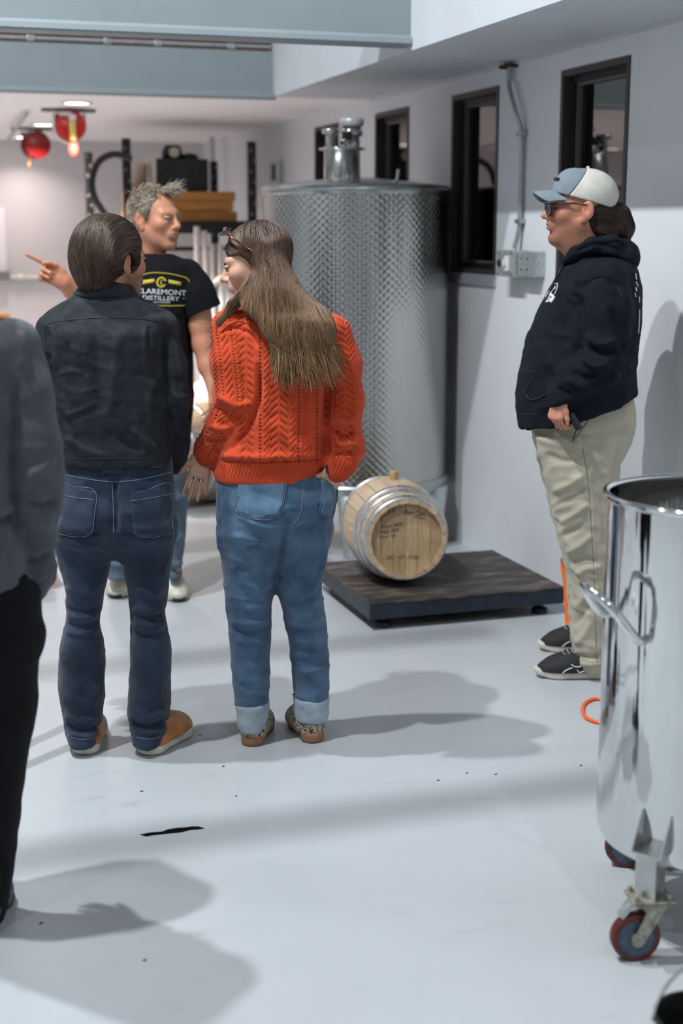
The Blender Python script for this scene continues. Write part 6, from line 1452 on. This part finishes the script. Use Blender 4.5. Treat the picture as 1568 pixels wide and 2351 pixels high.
# ======================================================= pointing man in the black T-shirt
C = Fig(6.36); pC = person(C, 'grey-haired man in a black printed T-shirt pointing left', 340, 1370)
M_tee = cloth('black_tee', (.0045, .0050, .0065), .9, .2, 20, .0, .25, 700)
lo, hi = bounds(C, 170, 510, 565, 1100, -.30, .26); f = Field(lo, hi, .0072)
torC = C.sec([(582, 322, 396, 0, .075), (594, 300, 418, 0, .095), (612, 262, 444, 0, .12), (650, 245, 446, 0, .145), (720, 245, 440, 0, .158), (800, 250, 443, 0, .165), (900, 250, 445, 0, .17), (980, 252, 440, 0, .168), (1040, 258, 434, 0, .158), (1080, 262, 427, 0, .15)])
f.stack(torC, 0, 2.3)
f.chain([C.p4(428, 635, 0, .068), C.p4(440, 660, -.01, .066)], .04)
f.chain([C.p4(262, 635, 0, .075), C.p4(236, 655, -.08, .08), C.p4(222, 665, -.12, .082)], .04)
fl = [([(432, 680), (436, 760), (440, 840)], 6, -.010), ([(300, 760), (330, 850), (330, 960)], 12, .008), ([(400, 740), (410, 850), (405, 980)], 12, .008)]
tee, sC = garment(C, f, M_tee, 'shirt', pC, fl, [(.003, 6, 51, 3)])
lo, hi = bounds(C, 370, 520, 580, 790, -.14, .12); f = Field(lo, hi, .006); f.chain([C.p4(428, 632, 0, .074), C.p4(448, 672, -.01, .080), C.p4(470, 730, -.015, .092)], .04)
a_, b_ = C.L(438, 726), C.L(486, 706); sl_ = (b_[2] - a_[2]) / (b_[0] - a_[0]); f.cutbelow(a_[2] - sl_ * a_[0], (sl_, 0)); garment(C, f, M_tee, 'sleeve', tee, (), [(.003, 8, 52, 2)])
M_yel = mat('yellow_print', (.52, .42, .045), .8)
seam(sC, [(318, 634), (345, 627), (375, 627), (405, 632), (432, 642), (433, 670), (433, 698), (405, 702), (375, 702), (330, 702), (312, 698), (310, 670), (318, 634)], .0022, M_yel, 'logo_frame', tee, .001)
for poly in ([(326, 644), (354, 640), (355, 648), (326, 653)], [(387, 642), (416, 648), (415, 656), (387, 650)]): patch(sC, poly, M_yel, 'logo_bar', tee, .0008, 5)
seam(sC, [(380, 645), (373, 638), (364, 641), (361, 649), (364, 657), (373, 659), (380, 653)], .0042, M_yel, 'logo_letter', tee, .0012); seam(sC, [(373, 643), (368, 649), (374, 655)], .0025, M_yel, 'logo_letter', tee, .0012)
print_text(sC, 'CLAREMONT', [(313, 661), (427, 667), (427, 679), (313, 673)], M_print, 'logo_name', tee); print_text(sC, 'DISTILLERY', [(328, 678), (412, 681), (411, 691), (328, 688)], M_print, 'logo_subname', tee)
print_text(sC, 'NEW HAMPSHIRE', [(352, 692), (390, 692.5), (390, 696), (352, 695.5)], M_print, 'logo_place', tee)
for pts in ([(318, 683), (325, 683)], [(418, 685), (427, 686)]): seam(sC, pts, .0012, M_yel, 'logo_dash', tee, .001, 2)
M_jeanC = denim('faded_denim', (.045, .075, .11), (.10, .15, .19), 8)
lo, hi = bounds(C, 210, 460, 1045, 1345, -.26, .24); f = Field(lo, hi, .0085)
hipC = C.sec([(1050, 258, 428, 0, .145), (1090, 258, 430, 0, .15), (1130, 255, 430, 0, .145), (1160, 254, 429, 0, .13)])
legCl = C.sec([(1130, 252, 344, 0, .125), (1200, 243, 318, 0, .11), (1250, 242, 302, 0, .1), (1300, 246, 294, -.01, .085), (1325, 244, 296, -.02, .085)]); legCr = C.sec([(1130, 344, 430, 0, .125), (1200, 368, 428, 0, .11), (1250, 382, 424, 0, .1), (1300, 389, 417, -.01, .08), (1325, 386, 420, -.02, .085)])
f.stack(hipC, 0, 2.3); f.stack(legCl, .03, 2.2); f.stack(legCr, .03, 2.2)
garment(C, f, M_jeanC, 'jeans', pC, [([(385, 1290), (405, 1297), (420, 1288)], 6, .008), ([(385, 1306), (405, 1312), (420, 1304)], 5, -.009), ([(248, 1290), (268, 1298), (292, 1290)], 6, .008), ([(380, 1230), (400, 1240), (424, 1228)], 8, .006), ([(380, 1140), (405, 1150), (426, 1135)], 8, .006)], [(.003, 7, 61, 3)])
M_wshoe = mat('off_white_leather', (.58, .55, .46), .5, var=.15, vscale=25); M_dsole = mat('white_black_sole', (.50, .47, .40), .6)
for tx, ty, az in ((263, 1376, PI + .18), (412, 1384, PI - .30)):
    t0 = floor_pt(C, tx, ty); heel = t0 - np.array([math.sin(az), math.cos(az), 0]) * .30
    up, T, ss = put_shoe(C, heel, az, pC, M_wshoe, M_dsole, L=.305, wd=.115, high=.09, solez=.034); laces(T, up, M_wshoe, .305, ss)
    bm = bmesh.new(); bmesh.ops.create_uvsphere(bm, u_segments=16, v_segments=10, radius=1, matrix=Matrix.Translation(T(np.array([(0, .288, .020)]))[0]) @ Matrix.Rotation(-YAW - az, 4, 'Z') @ Matrix.Diagonal((.034, .020, .016, 1))); bm_put('toe_guard', bm, M_black, up, True)
cC = C.L(357, 502, 0); RC = rot_head(math.radians(122), -.04, .03); skC = (.60, .27, .165); scC = 1.09
hfC = head_field(.0034, nose=1.03, neck=.062)
parts = [head_part(C, cC, RC, scC, skC, dict(red=.5, stubble=.12), hfC)] + core(C, [torC, hipC, legCl, legCr], skC)
fore = [C.p4(455, 680, -.01, .055), C.p4(460, 745, -.02, .052), C.p4(466, 790, -.03, .046), C.p4(476, 840, -.05, .040), C.p4(486, 876, -.07, .031)]
hd = hand_field(C.L(487, 880, -.072), (.12, -.15, -1), (.9, -.35, 0), -1, (.35, .38, .4, .42), .06, 1.05, .0042, fore, (.5, .2)); v, q = hd.mesh(); parts.append((v, q, np.array(skC) * np.array([.93, .88, .85])))
fore = [C.p4(238, 655, -.07, .056), C.p4(205, 668, -.14, .053), C.p4(172, 665, -.21, .049), C.p4(146, 648, -.27, .036)]
w0 = C.L(146, 643, -.275)
hd = hand_field(w0, np.array([-.80, -.38, .40]), (-.25, .9, .1), -1, (.02, 1.25, 1.3, 1.35), .04, 1.08, .0036, fore, (.42, .5)); v, q = hd.mesh(); parts.append((v, q, np.array(skC) * np.array([1.0, .92, .9])))
V, Q, C_ = join(parts); arr_put('body', C.W(V), Q, M_skinA, pC, True, C_)
eyes(C, RC, cC, pC, sc=scC)
bm = bmesh.new()
for s in (-1, 1): tube(bm, C.W(H2F(cC, RC, scC, [(s * .012, .099, .0165), (s * .028, .097, .021), (s * .046, .082, .015)])), [.0025, .0032, .0014], 6)
bm_put('eyebrow', bm, mat('grey_brow', (.20, .15, .11), .8), pC, True)
bm = bmesh.new()
for s in (-1, 1): tube(bm, C.W(H2F(cC, RC, scC, [(s * .018, .096, .004), (s * .031, .099, .0085), (s * .045, .087, .003)])), [.0014, .0024, .0016], 6)
bm_put('eyelid', bm, mat('lid_tan', (.20, .09, .065), .7), pC, True)
f = Field((-.12, -.15, -.11), (.12, .12, .16), .005); f.ell((0, -.024, .036), (.084, .103, .092), 0); f.ell((0, -.07, -.03), (.066, .042, .055), .04)
for s in (-1, 1): f.ell((s * .074, .012, .012), (.012, .022, .036), .02); f.ell((s * .088, -.004, -.012), (.026, .022, .034), .01, 's')
f.plane((0, .93, -.36), .012); f.ell((0, .085, .085), (.060, .055, .06), .01, 's')
Vh, Qh = f.mesh(); rng = np.random.RandomState(3); n_ = 1900; ri = rng.choice(len(Vh), n_); g_ = rng.normal(size=(n_, 3)) * .35
Ls = comb(f, Vh[ri], lambda P, k: np.stack([.25 + 0 * P[:, 0], np.where(P[:, 2] > .07, .35, -.8), np.where(P[:, 2] > .07, .35, -.5)], 1) + g_, 6, .0075, .0025, free=lambda P: np.where(P[:, 2] > .085, .25, 1.0))
SV, SF, SC = strand_mesh(list(Ls), rng.uniform(.0008, .0018, n_), tone(n_, (.17, .125, .085), (.55, .46, .35), 4, 1.0))
# wind-blown tuft over the forehead
n2 = 260; P0 = np.stack([rng.uniform(-.045, .03, n2), rng.uniform(.035, .062, n2), rng.uniform(.098, .112, n2)], 1); tl = []
for i in range(n2):
    d = np.array([rng.uniform(-.5, .1), rng.uniform(.5, 1.1), rng.uniform(.25, .9)]); L_ = rng.uniform(.03, .075); t = np.linspace(0, 1, 8)[:, None]; tl.append(P0[i] + d * L_ * t + np.array([0, .012, -.03]) * t * t * rng.uniform(0, 1.2) + .004 * np.sin(t * 9 + i))
TV, TF, TC = strand_mesh(tl, rng.uniform(.0007, .0014, n2), tone(n2, (.26, .21, .16), (.62, .55, .45), 6, 1.0))
V, Q, C_ = join([(Vh, Qh, np.array((.20, .16, .125))), (SV, SF, SC), (TV, TF, TC)]); arr_put('hair', C.W(H2F(cC, RC, scC, V)), Q, M_hair, pC, True, C_)['label'] = 'short tousled grey hair'

# ======================================================= person in the grey jacket at the left edge
A = Fig(3.22); pA = person(A, 'person in a charcoal grey jacket and black trousers cut off by the left edge', -70, 2150)
M_jack = cloth('charcoal_fleece', (.065, .070, .082), .92, .12, 18, .12, .25, 600)
lo, hi = bounds(A, -260, 185, 690, 1420, -.26, .28); f = Field(lo, hi, .0068)
torA = A.sec([(1357, -190, 60, 0, .15), (1250, -192, 58, 0, .15), (1100, -192, 52, 0, .15), (950, -190, 50, 0, .15), (850, -190, 48, 0, .15), (790, -185, 42, 0, .14), (760, -172, 28, 0, .12), (738, -150, 5, 0, .10), (715, -115, -28, 0, .08), (700, -105, -38, 0, .07)])
f.stack(torA, 0, 2.4)
f.chain([A.p4(22, 806, 0, .072), A.p4(42, 890, 0, .070), A.p4(62, 1000, -.01, .068), A.p4(76, 1100, -.01, .064), A.p4(76, 1160, 0, .058), A.p4(74, 1230, .04, .048), A.p4(78, 1300, .07, .045), A.p4(70, 1345, .09, .040)], .03)
f.chain([A.p4(-162, 806, 0, .072), A.p4(-185, 890, 0, .070), A.p4(-205, 1000, -.01, .068), A.p4(-215, 1110, -.01, .064), A.p4(-205, 1240, .05, .048), A.p4(-195, 1340, .09, .040)], .03)
fl = [([(36, 870), (30, 1000), (32, 1130), (40, 1250)], 10, -.014), ([(45, 760), (52, 800), (48, 850)], 6, .007), ([(60, 1150), (95, 1165), (130, 1150)], 10, -.010), ([(55, 1190), (90, 1200), (120, 1195)], 9, .009), ([(50, 1100), (90, 1080), (125, 1040)], 12, .008), ([(60, 1290), (90, 1290), (120, 1270)], 9, -.010), ([(55, 1330), (80, 1325), (105, 1315)], 8, .008), ([(-20, 1160), (10, 1170), (35, 1165)], 9, .010), ([(-20, 1185), (10, 1195), (35, 1190)], 8, -.010), ([(0, 930), (20, 960), (40, 930)], 10, .006)]
garment(A, f, M_jack, 'jacket', pA, fl, [(.004, 4.5, 71, 3), (.006, (3, 3, 4), 72, -2)])
M_btr = cloth('black_trousers', (.004, .004, .005), .9, .1, 15, .0, .2, 700)
lo, hi = bounds(A, -250, 125, 1300, 2180, -.22, .24); f = Field(lo, hi, .009)
hipA = A.sec([(1310, -185, 62, 0, .14), (1360, -188, 92, 0, .145), (1430, -190, 92, 0, .145), (1500, -190, 90, 0, .135)])
legAr = A.sec([(1450, -62, 91, 0, .125), (1550, -60, 88, 0, .115), (1650, -60, 80, 0, .11), (1750, -62, 62, 0, .10), (1850, -66, 46, 0, .095), (1950, -72, 37, 0, .09), (2050, -78, 22, .01, .085), (2120, -80, 6, .02, .085)]); legAl = A.sec([(1450, -190, -62, 0, .125), (1650, -190, -70, 0, .11), (1850, -185, -85, 0, .095), (2050, -180, -95, .01, .085), (2120, -175, -100, .02, .085)])
f.stack(hipA, 0, 2.3); f.stack(legAr, .03, 2.2); f.stack(legAl, .03, 2.2); garment(A, f, M_btr, 'trousers', pA, (), [(.004, 5, 81, 3)])
for hx, az in ((-62, -.06), (-165, -.2)): put_shoe(A, floor_pt(A, hx, 2165) + np.array([0, .0, 0]), az, pA, M_black, M_black, L=.29, wd=.105, high=.08, solez=.03)
cA = A.L(-118, 588, .01); RA = rot_head(math.radians(15), 0); hfA = head_field(.005)
parts = [head_part(A, cA, RA, 1.0, skB, dict(), hfA)] + core(A, [torA, hipA, legAl, legAr], skB)
for w0, w1 in ((A.L(70, 1345, .09), A.L(62, 1390, .12)), (A.L(-195, 1340, .09), A.L(-192, 1390, .1))):
    hd = hand_field(w0, w1 - w0, (1, -.2, 0) if w0[0] > -.8 else (-1, -.2, 0), -1 if w0[0] > -.8 else 1, (.4, .4, .4, .4), .05, 1.0, .005); v, q = hd.mesh(); parts.append((v, q, np.array(skB)))
V, Q, C_ = join(parts); arr_put('body', A.W(V), Q, M_skinA, pA, True, C_)
hvA = hair_volume_short(); Vh, Qh = hvA.mesh(); arr_put('hair', A.W(H2F(cA, RA, 1.0, Vh)), Qh, M_hair, pA, True, np.tile(np.array((.03, .02, .015)), (len(Vh), 1)))
